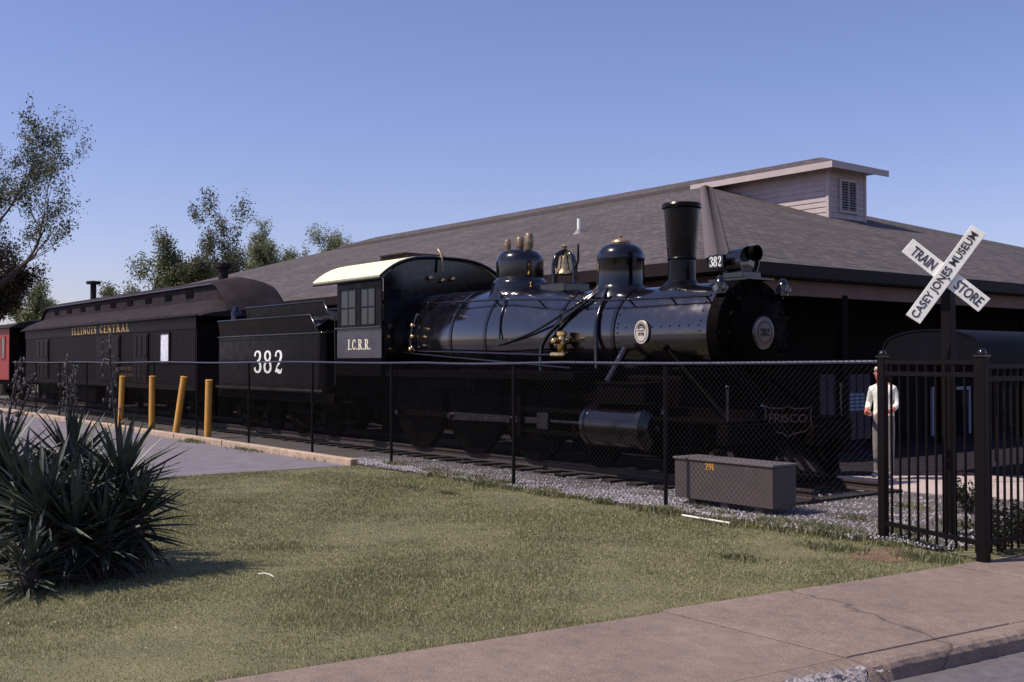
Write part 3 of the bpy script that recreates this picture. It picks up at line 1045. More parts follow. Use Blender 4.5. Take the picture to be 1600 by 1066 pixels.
# ================================================================== LOCOMOTIVE
C = 12.5                                                 # centre line of the track
loco = empty('steam_locomotive', (-15, C, RAIL))
tag(loco, 'glossy black ten-wheeled steam locomotive numbered 382', 'locomotive')
BZ = 2.33


def lp(mb, name, m='black', parent=None, smooth=None, bevel=None):
    return mb.build(name, M_[m] if isinstance(m, str) else m, parent or loco, smooth, bevel)


bprof = [(-18.75, 0.94), (-18.7, 0.97), (-16.0, 0.97), (-15.3, 0.955), (-14.6, 0.86), (-14.1, 0.81), (-12.75, 0.79)]
boiler = lp(MB().lathe(bprof, (0, C, BZ), 'x', 64), 'boiler', 'boiler', None, 35)
smokebox = lp(MB().lathe([(-12.75, 0.775), (-10.62, 0.775), (-10.56, 0.75), (-10.55, 0.60)], (0, C, BZ), 'x', 64), 'smokebox', 'boiler', None, 35)


def brad(u):
    for (a, ra), (b, rb) in zip(bprof, bprof[1:]):
        if a <= u <= b: return ra + (rb - ra) * (u - a) / (b - a)
    return 0.78


for u in (-18.1, -17.0, -15.9, -14.05, -13.1, -12.72):
    r = brad(u)
    lp(MB().lathe([(u - .04, r), (u - .04, r + .012), (u + .04, r + .012), (u + .04, r)], (0, C, BZ), 'x', 64, caps=False), 'boiler_band', 'black', boiler, 35)
ring = lp(MB().lathe([(-10.70, 0.77), (-10.70, 0.815), (-10.58, 0.815), (-10.52, 0.79), (-10.52, 0.70)], (0, C, BZ), 'x', 64, caps=False), 'smokebox_ring', 'iron', smokebox, 35)
rv = MB().sphere((0, 0, 0), 0.016, 6, 4).mesh('rivet')
rv.materials.append(M_['black'])
for i in range(28):
    a = 2 * math.pi * i / 28
    inst('rivet', rv, Matrix.Translation((-10.518, C + 0.745 * math.cos(a), BZ + 0.745 * math.sin(a))), smokebox)
for i in range(11):                                     # rivet lines along the jacket
    inst('rivet', rv, Matrix.Translation((-12.6 + i * 0.19, C - 0.776 * math.cos(R(8)), BZ + 0.776 * math.sin(R(8)))), smokebox)
for u in (-12.6, -10.85):
    for i in range(9):
        a = R(-20 + i * 11)
        inst('rivet', rv, Matrix.Translation((u, C - 0.776 * math.cos(a), BZ + 0.776 * math.sin(a))), smokebox)
# smokebox front: door, dogs, hinges, number plate
front = lp(MB().lathe([(-10.56, 0.73), (-10.50, 0.72), (-10.47, 0.58), (-10.40, 0.50), (-10.36, 0.30), (-10.345, 0.05)], (0, C, BZ), 'x', 48), 'smokebox_door', 'iron', None, 35)
for i in range(14):
    a = 2 * math.pi * i / 14
    Mx = Matrix.Translation((-10.46, C, BZ)) @ Matrix.Rotation(a, 4, 'X')
    mb = MB().box(-0.03, 0.035, 0.53, 0.63, -0.028, 0.028, Mx)
    lp(mb, 'dog_clamp', 'iron', front)
for dz in (-0.22, 0.22):
    lp(MB().tube([(-10.38, C + 0.05, BZ + dz), (-10.42, C + 0.62, BZ + dz), (-10.46, C + 0.70, BZ + dz)], 0.03, 6), 'hinge_strap', 'iron', front, 60)
plate = lp(MB().lathe([(-10.36, 0.215), (-10.315, 0.215), (-10.305, 0.200)], (0, C, BZ), 'x', 36), 'number_plate', 'tan', None, 40)
lp(MB().lathe([(-10.315, 0.16), (-10.302, 0.16), (-10.302, 0.150), (-10.315, 0.150)], (0, C, BZ), 'x', 36, caps=False), 'plate_ring', 'darkink', plate)
lp(MB().lathe([(-10.37, 0.245), (-10.335, 0.245), (-10.32, 0.222)], (0, C, BZ), 'x', 36), 'plate_rim', 'black', plate, 40)
serif_text('plate_number', '382', face(-10.303, C, BZ + .005, (0, 1, 0)), 0.115, 0.20, M_['darkink'], plate)
# stack
stack = lp(MB().lathe([(2.98, 0.40), (3.06, 0.36), (3.12, 0.27), (3.18, 0.225), (3.50, 0.215), (3.52, 0.235), (3.54, 0.222), (4.30, 0.282), (4.32, 0.31), (4.36, 0.315), (4.39, 0.30), (4.39, 0.265), (4.0, 0.24)], (-11.95, C, 0), 'z', 40, caps=False), 'smokestack', 'stackpaint', None, 32)
# sand dome
lp(MB().lathe([(2.96, 0.56), (3.04, 0.52), (3.10, 0.47), (3.15, 0.415), (3.19, 0.40), (3.60, 0.395), (3.62, 0.407), (3.64, 0.40)] + [(3.64 + .24 * math.sin(R(a)), .14 + .26 * math.cos(R(a))) for a in range(5, 91, 5)], (-13.35, C, 0), 'z', 44), 'sand_dome', 'black', None, 32)
lp(MB().lathe([(3.85, 0.16), (3.90, 0.17), (3.935, 0.15), (3.955, 0.06), (3.985, 0.02), (4.02, 0.03), (4.04, 0.0)], (-13.35, C, 0), 'z', 24), 'dome_cap', 'oldbrass', None, 40)
# steam dome
sdome = lp(MB().lathe([(3.06, 0.66), (3.12, 0.60), (3.18, 0.565), (3.26, 0.54), (3.34, 0.527), (3.37, 0.525), (3.395, 0.515), (3.415, 0.495), (3.435, 0.465), (3.47, 0.44), (3.50, 0.445), (3.76, 0.447)] + [(3.76 + .24 * math.sin(R(a)), .20 + .247 * math.cos(R(a))) for a in range(4, 91, 5)], (-16.1, C, 0), 'z', 48), 'steam_dome', 'black', None, 32)
for (du, dvv, h, r) in ((-0.20, -0.14, 0.20, 0.065), (0.0, 0.0, 0.24, 0.075), (0.20, 0.06, 0.30, 0.08)):
    lp(MB().lathe([(3.90, r * .6), (4.0, r * .62), (4.05, r), (4.0 + h - .03, r), (4.0 + h, r * .8), (4.0 + h, r * .5)], (-16.1 + du, C + dvv, 0), 'z', 16), 'safety_valve', 'oldbrass', sdome, 40)
# bell with yoke
bu = -14.8
bell = lp(MB().lathe([(3.46, 0.205), (3.475, 0.205), (3.50, 0.185), (3.58, 0.14), (3.70, 0.118), (3.78, 0.10), (3.82, 0.05), (3.83, 0.01)], (bu, C, 0), 'z', 28), 'bell', 'brass', None, 40)
lp(MB().tube([(bu, C - 0.26, 3.28), (bu, C - 0.26, 3.62), (bu, C - 0.20, 3.80), (bu, C, 3.90), (bu, C + 0.20, 3.80), (bu, C + 0.26, 3.62), (bu, C + 0.26, 3.28)], 0.035, 8), 'bell_yoke', 'black', bell, 60)
lp(MB().tube([(bu - .26, C, 3.26), (bu - .25, C, 3.60), (bu - .18, C, 3.80), (bu, C, 3.88), (bu + .18, C, 3.80), (bu + .25, C, 3.60), (bu + .26, C, 3.26)], 0.032, 8), 'bell_frame', 'black', bell, 60)
lp(MB().lathe([(3.86, 0.02), (3.93, 0.03), (3.96, 0.055), (4.0, 0.05), (4.02, 0.01)], (bu, C, 0), 'z', 14), 'bell_finial', 'brass', bell, 40)
lp(MB().tube([(bu + .30, C, 3.55), (bu + .36, C, 3.68), (bu + .37, C, 3.98)], 0.022, 6), 'bell_crank', 'black', bell, 60)
lp(MB().box(bu - .34, bu + .34, C - .30, C + .30, 3.13, 3.29), 'bell_base', 'black', None, None, 0.02)
# headlight and number board
HZ, hu = 3.39, -10.74
lp(MB().tube([(-11.0, C - .22, 3.05), (-10.75, C - .22, 3.12)], 0.03, 6).tube([(-11.0, C + .22, 3.05), (-10.75, C + .22, 3.12)], 0.03, 6).box(-11.15, -10.35, C - .27, C + .27, 3.10, 3.13), 'headlight_bracket', 'black')
head = lp(MB().lathe([(hu - .20, 0.08), (hu - .185, 0.15), (hu - .15, 0.195), (hu + .12, 0.205), (hu + .12, 0.22), (hu + .16, 0.222), (hu + .16, 0.195)], (0, C, HZ), 'x', 36, caps=False), 'headlight', 'black', None, 35)
lp(MB().box(hu - .2, hu + .2, C - .2, C + .2, 3.13, 3.24), 'headlight_base', 'black', head, None, 0.02)
lp(MB().lathe([(hu + .12, 0.198), (hu + .135, 0.10), (hu + .14, 0.01)], (0, C, HZ), 'x', 28), 'lens', 'lens', head, 40)
lp(MB().lathe([(hu + .06, 0.09), (hu + .20, 0.09), (hu + .21, 0.115), (hu + .29, 0.118), (hu + .29, 0.095)], (0, C + .02, HZ + .11), 'x', 24, caps=False), 'lamp_hood', 'iron', head, 40)
nbd = lp(MB().box(-11.09, -10.81, C - .33, C - .25, HZ - .10, HZ + .10), 'number_board', 'black', None, None, 0.006)
serif_text('board_number', '382', face(-10.95, C - .331, HZ, (1, 0, 0)), 0.155, 0.235, M_['white'], nbd)
# classification lamps
for sy, uu in ((-1, -10.78), (1, -10.62)):
    y_ = C + sy * 0.60
    z_ = BZ + 0.56
    lam = lp(MB().lathe([(-.02, .03), (0, .085), (.16, .085), (.20, .055), (.24, .05), (.26, .02)], (uu + .16, y_, z_), 'z', 16), 'class_lamp', 'black', None, 35)
    lp(MB().tube([(uu, y_ - sy * .04, z_ - .10), (uu + .16, y_, z_ - .03)], 0.02, 6), 'lamp_bracket', 'black', lam)
    lp(MB().lathe([(-.02, .05), (.02, .052), (.035, .04), (.05, .01)], (uu + .16, y_ - .085, z_ + .08), 'y', 12), 'lamp_lens', 'lens', lam, 40)
    lp(MB().lathe([(0, .05), (.03, .052), (.045, .01)], (uu + .24, y_, z_ + .08), 'x', 12), 'lamp_lens', 'lens', lam, 40)
# builder's plate on the smokebox side
Mpl = Matrix.Translation((-12.03, C - 0.782, BZ + .03)) @ Matrix.Rotation(R(90), 4, 'X')
mb = MB()
N = 36
ov = [(0.150 * math.cos(2 * math.pi * i / N), 0.178 * math.sin(2 * math.pi * i / N)) for i in range(N)]
bp = lp(mb.prism(ov, 0.0, 0.03, 'z', Mpl), 'builder_plate', 'cream')
ribs = MB()
ribbon(ribs, [(0.120 * math.cos(R(a)), 0.146 * math.sin(R(a)), 0.008) for a in range(0, 361, 10)], 0.03, 0.004, Mpl)
for i, a in enumerate(range(25, 160, 9)):
    ribbon(ribs, [(0.070 * math.cos(R(a)), 0.086 * math.sin(R(a)) + .01, 0.010), (0.098 * math.cos(R(a)), 0.118 * math.sin(R(a)) + .01, 0.010)], 0.03, 0.0035, Mpl)
for i in range(9):
    ribbon(ribs, [(-0.075 + i * .0185, 0.012, 0.010), (-0.075 + i * .0185, 0.030, 0.010)], 0.03, 0.003, Mpl)
ribbon(ribs, [(0.045 * math.cos(R(a)), 0.030 * math.sin(R(a)) + .045, 0.012) for a in range(10, 171, 20)], 0.03, 0.0032, Mpl)
lp(ribs, 'plate_engraving', 'darkink', bp)
serif_text('plate_date', '1898', Mpl @ Matrix.Translation((0, -0.028, 0.03)), 0.05, 0.13, M_['darkink'], bp)
lp(MB().tube([(p[0] - 12.03, C - 0.782 - .016, BZ + .03 + p[1]) for p in ov + ov[:1]], 0.010, 6, False), 'plate_edge', 'oldbrass', bp, 60)

# handrails with stanchions
for sy in (-1, 1):
    pts = [(-18.7, C + sy * .80, 3.07), (-15.6, C + sy * .80, 3.02), (-14.2, C + sy * .74, 2.96), (-12.7, C + sy * .71, 2.88), (-10.7, C + sy * .70, 2.86)]
    hr = lp(MB().tube(pts, 0.017, 8), 'handrail', 'black', None, 60)
    for u in (-18.0, -16.9, -15.8, -14.6, -13.6, -12.4, -11.5, -10.8):
        q = None
        for (p, s_) in zip(pts, pts[1:]):
            if p[0] <= u <= s_[0]:
                f = (u - p[0]) / (s_[0] - p[0])
                q = Vector(p).lerp(Vector(s_), f)
        d = Vector((0, q.y - C, q.z - BZ)).normalized()
        lp(MB().tube([q - d * 0.13, q], [0.016, 0.014], 6).sphere(q, 0.030, 8, 6), 'stanchion', 'black', hr, 60)
# pipes over the jacket
for a, b, r in (
        ([(-13.35, C - .42, 3.10), (-13.55, C - .66, 2.86), (-14.0, C - .86, 2.50), (-14.3, C - .92, 2.18), (-14.3, C - .95, 1.76)], 'sand_pipe', 0.034),
        ([(-13.20, C - .44, 3.10), (-13.10, C - .68, 2.78), (-13.05, C - .82, 2.45), (-13.0, C - .86, 1.8)], 'sand_pipe', 0.034),
        ([(-13.50, C - .44, 3.06), (-13.9, C - .78, 2.72), (-14.6, C - .92, 2.40), (-15.4, C - 1.02, 2.20)], 'sand_pipe', 0.022),
        ([(-18.7, C - .99, 2.13), (-16.5, C - 1.01, 2.08), (-14.2, C - 0.98, 2.02), (-13.6, C - .93, 2.05)], 'delivery_pipe', 0.026),
        ([(-18.75, C - 1.04, 2.10), (-16.6, C - 1.08, 1.98), (-13.4, C - 1.06, 1.80)], 'reach_rod', 0.020),
        ([(-18.3, C - .86, 2.86), (-18.28, C - 1.0, 2.55), (-18.3, C - 1.02, 2.25), (-18.1, C - 1.04, 2.10)], 'injector_pipe', 0.032),
        ([(-16.1, C - .55, 3.25), (-15.6, C - .72, 3.02), (-15.5, C - .90, 2.72), (-15.4, C - 1.0, 2.3)], 'lubricator_pipe', 0.016)):
    lp(MB().tube(smooth_pts(a, 5), r, 8), b, 'black', None, 60)
# check valve
cv = lp(MB().lathe([(-.12, .05), (-.08, .08), (.02, .085), (.05, .06), (.12, .06), (.14, .09), (.20, .09), (.22, .04)], (-13.75, C - .95, 2.20), 'z', 14), 'check_valve', 'brass', None, 40)
lp(MB().tube([(-13.75, C - .82, 2.24), (-13.75, C - 1.10, 2.24)], 0.05, 10).sphere((-13.75, C - 1.12, 2.24), 0.06, 10, 6), 'valve_body', 'brass', cv, 40)
lp(MB().tube([(-13.98, C - .97, 2.02), (-13.70, C - .97, 2.02)], 0.05, 10).sphere((-13.70, C - .97, 2.02), 0.062, 10, 6), 'pipe_union', 'brass', cv, 40)
for (uu, yy, zz_) in ((-18.28, C - 1.0, 2.62), (-18.3, C - 1.03, 2.15), (-18.25, C - 1.02, 2.40)):
    lp(MB().sphere((uu, yy, zz_), 0.05, 10, 6), 'brass_valve', 'brass', None, 60)
# running boards
for sy in (-1, 1):
    y0, y1 = sorted((C + sy * 0.80, C + sy * 1.42))
    rb = lp(MB().box(-18.6, -12.9, y0, y1, 1.70, 1.745), 'running_board', 'iron', None, None, 0.006)
    ye = C + sy * 1.415
    lp(MB().box(-18.6, -12.9, min(ye, ye - sy * .02), max(ye, ye - sy * .02), 1.62, 1.70), 'board_valance', 'iron', rb)
    for u in (-18.0, -16.8, -15.6, -14.4, -13.2):
        lp(MB().tube([(u, C + sy * .85, 1.40), (u, C + sy * 1.38, 1.69)], 0.022, 6), 'board_bracket', 'iron', rb)
# firebox, frames, ashpan
lp(MB().box(-18.7, -16.4, C - .56, C + .56, 1.15, 2.1), 'firebox', 'iron', None, None, 0.05)
for sy in (-.58, .58): lp(MB().box(-19.9, -9.95, C + sy - .06, C + sy + .06, 0.98, 1.22), 'frame', 'iron')
lp(MB().box(-16.3, -12.8, C - .35, C + .35, 1.25, 1.65), 'frame_brace', 'iron')
lp(MB().box(-12.65, -11.45, C - .55, C + .55, 0.75, 1.70), 'cylinder_saddle', 'iron', None, None, 0.05)
# cylinders and steam chests
for sy in (-1, 1):
    y_ = C + sy * 1.14
    cy = lp(MB().lathe([(-12.72, .20), (-12.72, .34), (-12.64, .35), (-12.62, .325), (-11.54, .325), (-11.52, .35), (-11.44, .34), (-11.40, .24), (-11.36, .20), (-11.35, .05)], (0, y_, 0.93), 'x', 36), 'cylinder', 'black', None, 32)
    lp(MB().box(-12.50, -11.30, y_ - .27, y_ + .27, 1.27, 1.30).box(-12.42, -11.38, y_ - .24, y_ + .24, 1.30, 1.56).box(-12.47, -11.33, y_ - .27, y_ + .27, 1.56, 1.60), 'steam_chest', 'iron', cy, None, 0.012)
    lp(MB().sphere((-11.34, y_, .93), 0.05, 10, 6), 'cylinder_cock', 'steel', cy, 60)
    lp(MB().tube([(-13.9, y_, .93), (-12.7, y_, .93)], 0.035, 10), 'piston_rod', 'steel', None, 60)
    lp(MB().box(-14.55, -12.72, y_ - .05, y_ + .05, 1.08, 1.14).box(-14.55, -12.72, y_ - .05, y_ + .05, .72, .78).box(-14.60, -14.50, y_ - .09, y_ + .06, .66, 1.40), 'crosshead_guide', 'iron')
    lp(MB().box(-14.1, -13.8, y_ - .07, y_ + .07, .79, 1.07), 'crosshead', 'steel', None, None, 0.015)
# wheels
DZ = RAIL + 0.80
dr = (-18.25, -16.40, -14.60)
tyre_me = MB().lathe([(-.07, .69), (-.07, .80), (.05, .795), (.055, .83), (.075, .825), (.075, .69)], (0, 0, 0), 'y', 48)
tyre_me.f += [(5 * 48 + k, 5 * 48 + (k + 1) % 48, (k + 1) % 48, k) for k in range(48)]
tyre_me = tyre_me.mesh('tyre')
tyre_me.materials.append(M_['iron'])
tyre_me.polygons.foreach_set('use_smooth', [True] * len(tyre_me.polygons))
tyre_me.set_sharp_from_angle(angle=R(30))
hub_me = MB().lathe([(-.12, .10), (-.11, .15), (.07, .16), (.08, .10)], (0, 0, 0), 'y', 20).mesh('hub')
hub_me.materials.append(M_['iron'])
spk_me = MB().prism([(-.034, .12), (.034, .12), (.024, .70), (-.024, .70)], -.045, .03, 'y').mesh('spoke')
spk_me.materials.append(M_['iron'])
pts = [(0.69 * math.cos(a), 0.69 * math.sin(a)) for a in [R(-58 + 116 * i / 14) for i in range(15)]]
cwt_me = MB().prism(pts, -.065, .02, 'y').mesh('counterweight')
cwt_me.materials.append(M_['iron'])


def wheel(u, sy, z, scale=1.0, ang=0.0, cw=True, parent=None, nsp=15, name='driving_wheel'):
    y_ = C + sy * 0.77
    Mw = Matrix.Translation((u, y_, z)) @ Matrix.Diagonal((scale, -sy * 1.0 * -1 if sy < 0 else -1.0, scale, 1))
    w = inst(name, tyre_me, Mw, parent)
    inst('hub', hub_me, Mw, w)
    for i in range(nsp):
        inst('spoke', spk_me, Mw @ Matrix.Rotation(2 * math.pi * i / nsp + ang, 4, 'Y'), w)
    if cw: inst('counterweight', cwt_me, Mw @ Matrix.Rotation(ang, 4, 'Y'), w)
    return w


CA = R(205)
for sy in (-1, 1):
    for u in dr: wheel(u, sy, DZ, 1.0, 0.45, True, loco)
    for u in (-12.95, -11.15): wheel(u, sy, RAIL + .40, 0.5, 0.2, False, loco, 10, 'truck_wheel')
    yr = C + sy * 1.03
    px_, pz_ = 0.30 * math.cos(CA), 0.30 * math.sin(CA)
    mb = MB().box(dr[0] + px_, dr[2] + px_, yr - .025, yr + .025, DZ + pz_ - .055, DZ + pz_ + .055)
    sr = lp(mb, 'side_rod', 'iron', None, None, 0.012)
    for u in dr:
        lp(MB().tube([(u + px_, C + sy * .80, DZ + pz_), (u + px_, C + sy * 1.22, DZ + pz_)], 0.055, 12), 'crank_pin', 'steel', sr, 60)
        lp(MB().lathe([(-.035, .10), (.035, .10)], (u + px_, yr + sy * .005, DZ + pz_), 'y', 18), 'rod_bearing', 'iron', sr, 40)
    a_, b_ = Vector((-13.95, C + sy * 1.15, .93)), Vector((dr[1] + px_, C + sy * 1.15, DZ + pz_))
    d_ = (b_ - a_).normalized()
    up = Vector((0, 1, 0)).cross(d_).normalized()
    mb = MB()
    vv_ = []
    for p, h in ((a_, .05), (b_, .075)):
        for yy in (-.03, .03):
            for s_ in (-1, 1): vv_.append(p + Vector((0, yy, 0)) + up * h * s_)
    mb.add(vv_, [(0, 1, 3, 2), (4, 6, 7, 5), (0, 4, 5, 1), (2, 3, 7, 6), (0, 2, 6, 4), (1, 5, 7, 3)])
    lp(mb, 'main_rod', 'steel', None, None, 0.008)
    # links of the valve gear, springs above the boxes, brake hangers
    for u in dr:
        for j in range(5):
            lp(MB().box(u - .46 + j * .07, u + .46 - j * .07, C + sy * .80 - .045, C + sy * .80 + .045, 1.42 + j * .026, 1.44 + j * .026), 'spring_leaf', 'iron')
    lp(MB().tube([(-15.5, C + sy * .95, 1.7), (-15.5, C + sy * .95, 1.25), (-13.0, C + sy * 1.0, 1.42)], 0.03, 8), 'valve_link', 'iron', None, 60)
    lp(MB().tube([(-17.6, C + sy * 1.18, 1.52), (-15.7, C + sy * 1.18, 1.52)], 0.15, 18), 'air_reservoir', 'iron', None, 50)
# leading truck
lp(MB().box(-13.2, -10.9, C - .95, C - .88, .50, .66).box(-13.2, -10.9, C + .88, C + .95, .50, .66).box(-12.2, -11.9, C - .95, C + .95, .50, .72), 'truck_frame', 'iron', None, None, 0.015)
# deck, pilot beam, braces, pilot, coupler
deck = lp(MB().box(-11.3, -9.86, C - 1.30, C + 1.30, 1.05, 1.10), 'front_deck', 'iron', None, None, 0.008)
lp(MB().box(-10.02, -9.80, C - 1.36, C + 1.36, .78, 1.045), 'pilot_beam', 'iron', None, None, 0.015)
for sy in (-1, 1):
    lp(MB().tube([(-11.55, C + sy * .74, 2.10), (-10.15, C + sy * .98, 1.10)], 0.026, 8).sphere((-11.55, C + sy * .76, 2.12), .05, 8, 6), 'smokebox_brace', 'iron', None, 60)
    lp(MB().tube([(-12.3, C + sy * .88, 2.12), (-12.45, C + sy * 1.12, 1.60)], 0.06, 10), 'steam_pipe', 'steel' if sy < 0 else 'black', None, 60)
    lp(MB().tube([(-9.92, C + sy * 1.25, 1.10), (-9.92, C + sy * 1.25, 1.55)], .018, 6).sphere((-9.92, C + sy * 1.25, 1.56), .032, 8, 6), 'flag_staff', 'steel', None, 60)
    lp(MB().box(-10.6, -10.3, C + sy * 1.38 - .14, C + sy * 1.38 + .14, .55, .58).tube([(-10.6, C + sy * 1.25, .57), (-10.6, C + sy * 1.25, 1.05)], .015, 6).tube([(-10.3, C + sy * 1.25, .57), (-10.3, C + sy * 1.25, 1.05)], .015, 6), 'front_step', 'iron')
pil = lp(MB().tube([(-9.88, C - 1.12, .30), (-9.40, C - .35, .30), (-9.22, C, .30), (-9.40, C + .35, .30), (-9.88, C + 1.12, .30)], .05, 6), 'pilot', 'iron', None, 60)
for i in range(15):
    s_ = -1 + 2 * i / 14
    yb = C + s_ * 1.08
    ub = -9.86 + 0.60 * (1 - abs(s_)) ** 0.9
    yt = C + s_ * 1.0
    lp(MB().tube([(-9.82, yt, .82), (ub, yb, .31)], .034, 6), 'pilot_bar', 'iron', pil)
lp(MB().box(-9.82, -9.45, C - .12, C + .12, .78, .98).box(-9.50, -9.32, C - .17, C + .08, .74, 1.02), 'coupler', 'iron', None, None, 0.03)
# cab
cabf, cabr = -18.72, -20.55
cab = lp(MB().box(cabr - .15, cabf, C - 1.40, C + 1.40, 1.62, 1.70), 'cab_floor', 'iron')
cp = mat('cab_panel_paint', (0.042, 0.038, 0.050), 0.32, var=0.3, vscale=2.5, bump=0.04, bscale=4, rvar=0.08)
for sy in (-1, 1):
    y0, y1 = sorted((C + sy * 1.42, C + sy * 1.45))
    side = lp(MB().box(cabr, cabf, y0, y1, 1.98, 2.60), 'cab_side', cp, None, None, 0.006)
    lp(MB().box(cabr - .05, cabf, y0 + .004, y1 - .004, 1.62, 1.972), 'cab_skirt', 'iron', side, None, 0.006)
    for (a_, b_) in ((cabr, cabr + .12), (-19.72, -19.58), (cabf - .22, cabf)):
        lp(MB().box(a_, b_, y0, y1, 2.604, 3.42), 'window_post', 'tender', side)
    lp(MB().box(cabr, cabf, y0, y1, 3.424, 3.56), 'window_header', 'tender', side)
    lp(MB().box(cabr - .03, cabf + .03, min(C + sy * 1.40, C + sy * 1.49), max(C + sy * 1.40, C + sy * 1.49), 2.585, 2.625), 'arm_rest', 'black', side, None, 0.01)
    for (a_, b_) in ((cabr + .14, -19.74), (-19.56, cabf - .24)):
        yy = C + sy * 1.435
        w_ = lp(MB().box(a_, b_, yy - .012, yy - .006, 2.63, 3.42), 'window_sash', 'glass', side)
        m_x = (a_ + b_) / 2
        lp(MB().box(a_, a_ + .04, yy - .016, yy + .010, 2.63, 3.42).box(b_ - .04, b_, yy - .016, yy + .010, 2.63, 3.42).box(m_x - .018, m_x + .018, yy - .0155, yy + .0095, 2.67, 3.38).box(a_ + .04, b_ - .04, yy - .016, yy + .010, 3.38, 3.42).box(a_ + .04, b_ - .04, yy - .016, yy + .010, 2.63, 2.67).box(a_ + .04, b_ - .04, yy - .015, yy + .009, 3.0, 3.035), 'sash_bars', 'tender', w_)
    if sy < 0:
        serif_text('cab_lettering', 'I.C.R.R.', face(-19.60, y0 - .001, 2.26, (1, 0, 0)), 0.21, 0.95, M_['ivory'], side, 0.03)
arc = [(C - 1.47 * math.cos(math.pi * i / 20), 3.58 + 0.45 * (1 - abs(math.cos(math.pi * i / 20)) ** 3.2)) for i in range(21)]
wallp = [(C + 1.40, 1.70), (C + 1.40, 3.57)] + [(p[0], p[1] - .03) for p in arc[::-1][1:-1]] + [(C - 1.40, 3.57), (C - 1.40, 1.70)]
lp(MB().prism(wallp, cabf + .002, cabf + .035, 'x'), 'cab_front_wall', 'black')
for sy in (-1, 1):
    fw = lp(MB().box(cabf + .037, cabf + .045, C + sy * 1.18 - .14, C + sy * 1.18 + .14, 2.7, 3.35), 'front_window', 'glass')
    lp(MB().box(cabf + .036, cabf + .06, C + sy * 1.18 - .18, C + sy * 1.18 - .14, 2.66, 3.39).box(cabf + .036, cabf + .06, C + sy * 1.18 + .14, C + sy * 1.18 + .18, 2.66, 3.39), 'window_frame', 'black', fw)
rf = [(p[0] + (p[0] - C) * .05, p[1]) for p in arc]
rfo = [(p[0] + (p[0] - C) * .065, p[1] + .045) for p in arc]
ru0, ru1 = -21.45, -18.60
n = len(rf)
v_ = [(ru0, *p) for p in rfo] + [(ru1, *p) for p in rfo] + [(ru0, *p) for p in rf] + [(ru1, *p) for p in rf]
f_ = []
for i in range(n - 1):
    f_ += [(i, i + 1, n + i + 1, n + i), (2 * n + i, 3 * n + i, 3 * n + i + 1, 2 * n + i + 1), (n + i, n + i + 1, 3 * n + i + 1, 3 * n + i), (i, 2 * n + i, 2 * n + i + 1, i + 1)]
f_ += [(0, n, 3 * n, 2 * n), (n - 1, 3 * n - 1, 4 * n - 1, 2 * n - 1)]
roof = lp(MB().add(v_, f_), 'cab_roof', 'cabroof', None, 40)
lp(MB().tube([(ru1 - .01, p[0], p[1] + .01) for p in rf], 0.035, 6), 'roof_edge', 'black', roof, 60)
lp(MB().tube([(ru0, rf[0][0], rf[0][1] - .015), (ru1, rf[0][0], rf[0][1] - .015)], 0.028, 6), 'drip_rail', 'black', roof, 60)
lp(MB().box(-20.3, -19.2, C - .55, C + .35, 4.06, 4.15).box(-20.25, -19.25, C - .60, C + .30, 4.15, 4.18), 'roof_hatch', 'carroof', roof, None, 0.01)
lp(MB().tube([(-18.55, C - .1, 3.75), (-18.6, C - .1, 4.12), (-18.72, C - .1, 4.22)], .03, 8), 'whistle', 'oldbrass', None, 60)
for (yy, zz_) in ((C - .35, 3.62), (C - .05, 3.58), (C + .2, 3.62)):
    lp(MB().lathe([(0, .05), (.08, .05), (.10, .02)], (cabf + .04, yy, zz_), 'x', 12), 'turret_valve', 'brass', None, 50)
lp(MB().box(-20.4, -19.9, C - 1.42, C - 1.2, .62, .65).box(-20.4, -19.9, C - 1.42, C - 1.2, 1.05, 1.08).tube([(-20.4, C - 1.3, .62), (-20.4, C - 1.3, 1.62)], .018, 6).tube([(-19.9, C - 1.3, .62), (-19.9, C - 1.3, 1.62)], .018, 6), 'cab_steps', 'iron')
lp(MB().tube([(-20.62, C - 1.45, 1.4), (-20.62, C - 1.47, 2.9)], .015, 6), 'grab_rail', 'steel', None, 60)

# ---- shield sign leaning on the front deck
sh = empty('shield_sign', (-9.66, C - .3, .9))
tag(sh, 'dark shield sign lettered FRISCO hung before the engine front beam', 'sign')
pl = [(-.42, .20), (-.30, .165), (-.12, .155), (0, .20), (.12, .155), (.30, .165), (.42, .20), (.40, .02), (.42, -.14), (.30, -.26), (.12, -.30), (0, -.36), (-.12, -.30), (-.30, -.26), (-.42, -.14), (-.40, .02)]
rdir = (CR * 0.80 - CF * 0.25).normalized()
Ms = face(-9.66, C - .30, 1.14, (rdir.x, rdir.y, 0)) @ Matrix.Scale(.78, 4)
MB().prism(pl, 0, .02, 'z', Ms).build('board', M_['shield'], sh)
rb_ = MB()
ribbon(rb_, [(p[0] * .96, p[1] * .95, .022) for p in pl + pl[:1]], .02, .004, Ms)
rb_.build('outline', M_['shieldline'], sh)
plain_text('lettering', 'FRISCO', Ms @ Matrix.Translation((0, -.02, .022)), .15, .66, M_['shieldline'], sh)
for dx in (-.2, .2): MB().tube([Ms @ Vector((dx, .05, -.005)), Ms @ Vector((dx, .05, -.10))], .012, 6).build('hanger', M_['iron'], sh)

# ================================================================== TENDER
ten = empty('tender', (-24.1, C, RAIL))
tag(ten, 'black coal tender lettered 382 behind the engine cab', 'tender')
t0, t1 = -27.1, -21.25


def tp(mb, name, m='tender', parent=None, smooth=None, bevel=None): return mb.build(name, M_[m], parent or ten, smooth, bevel)


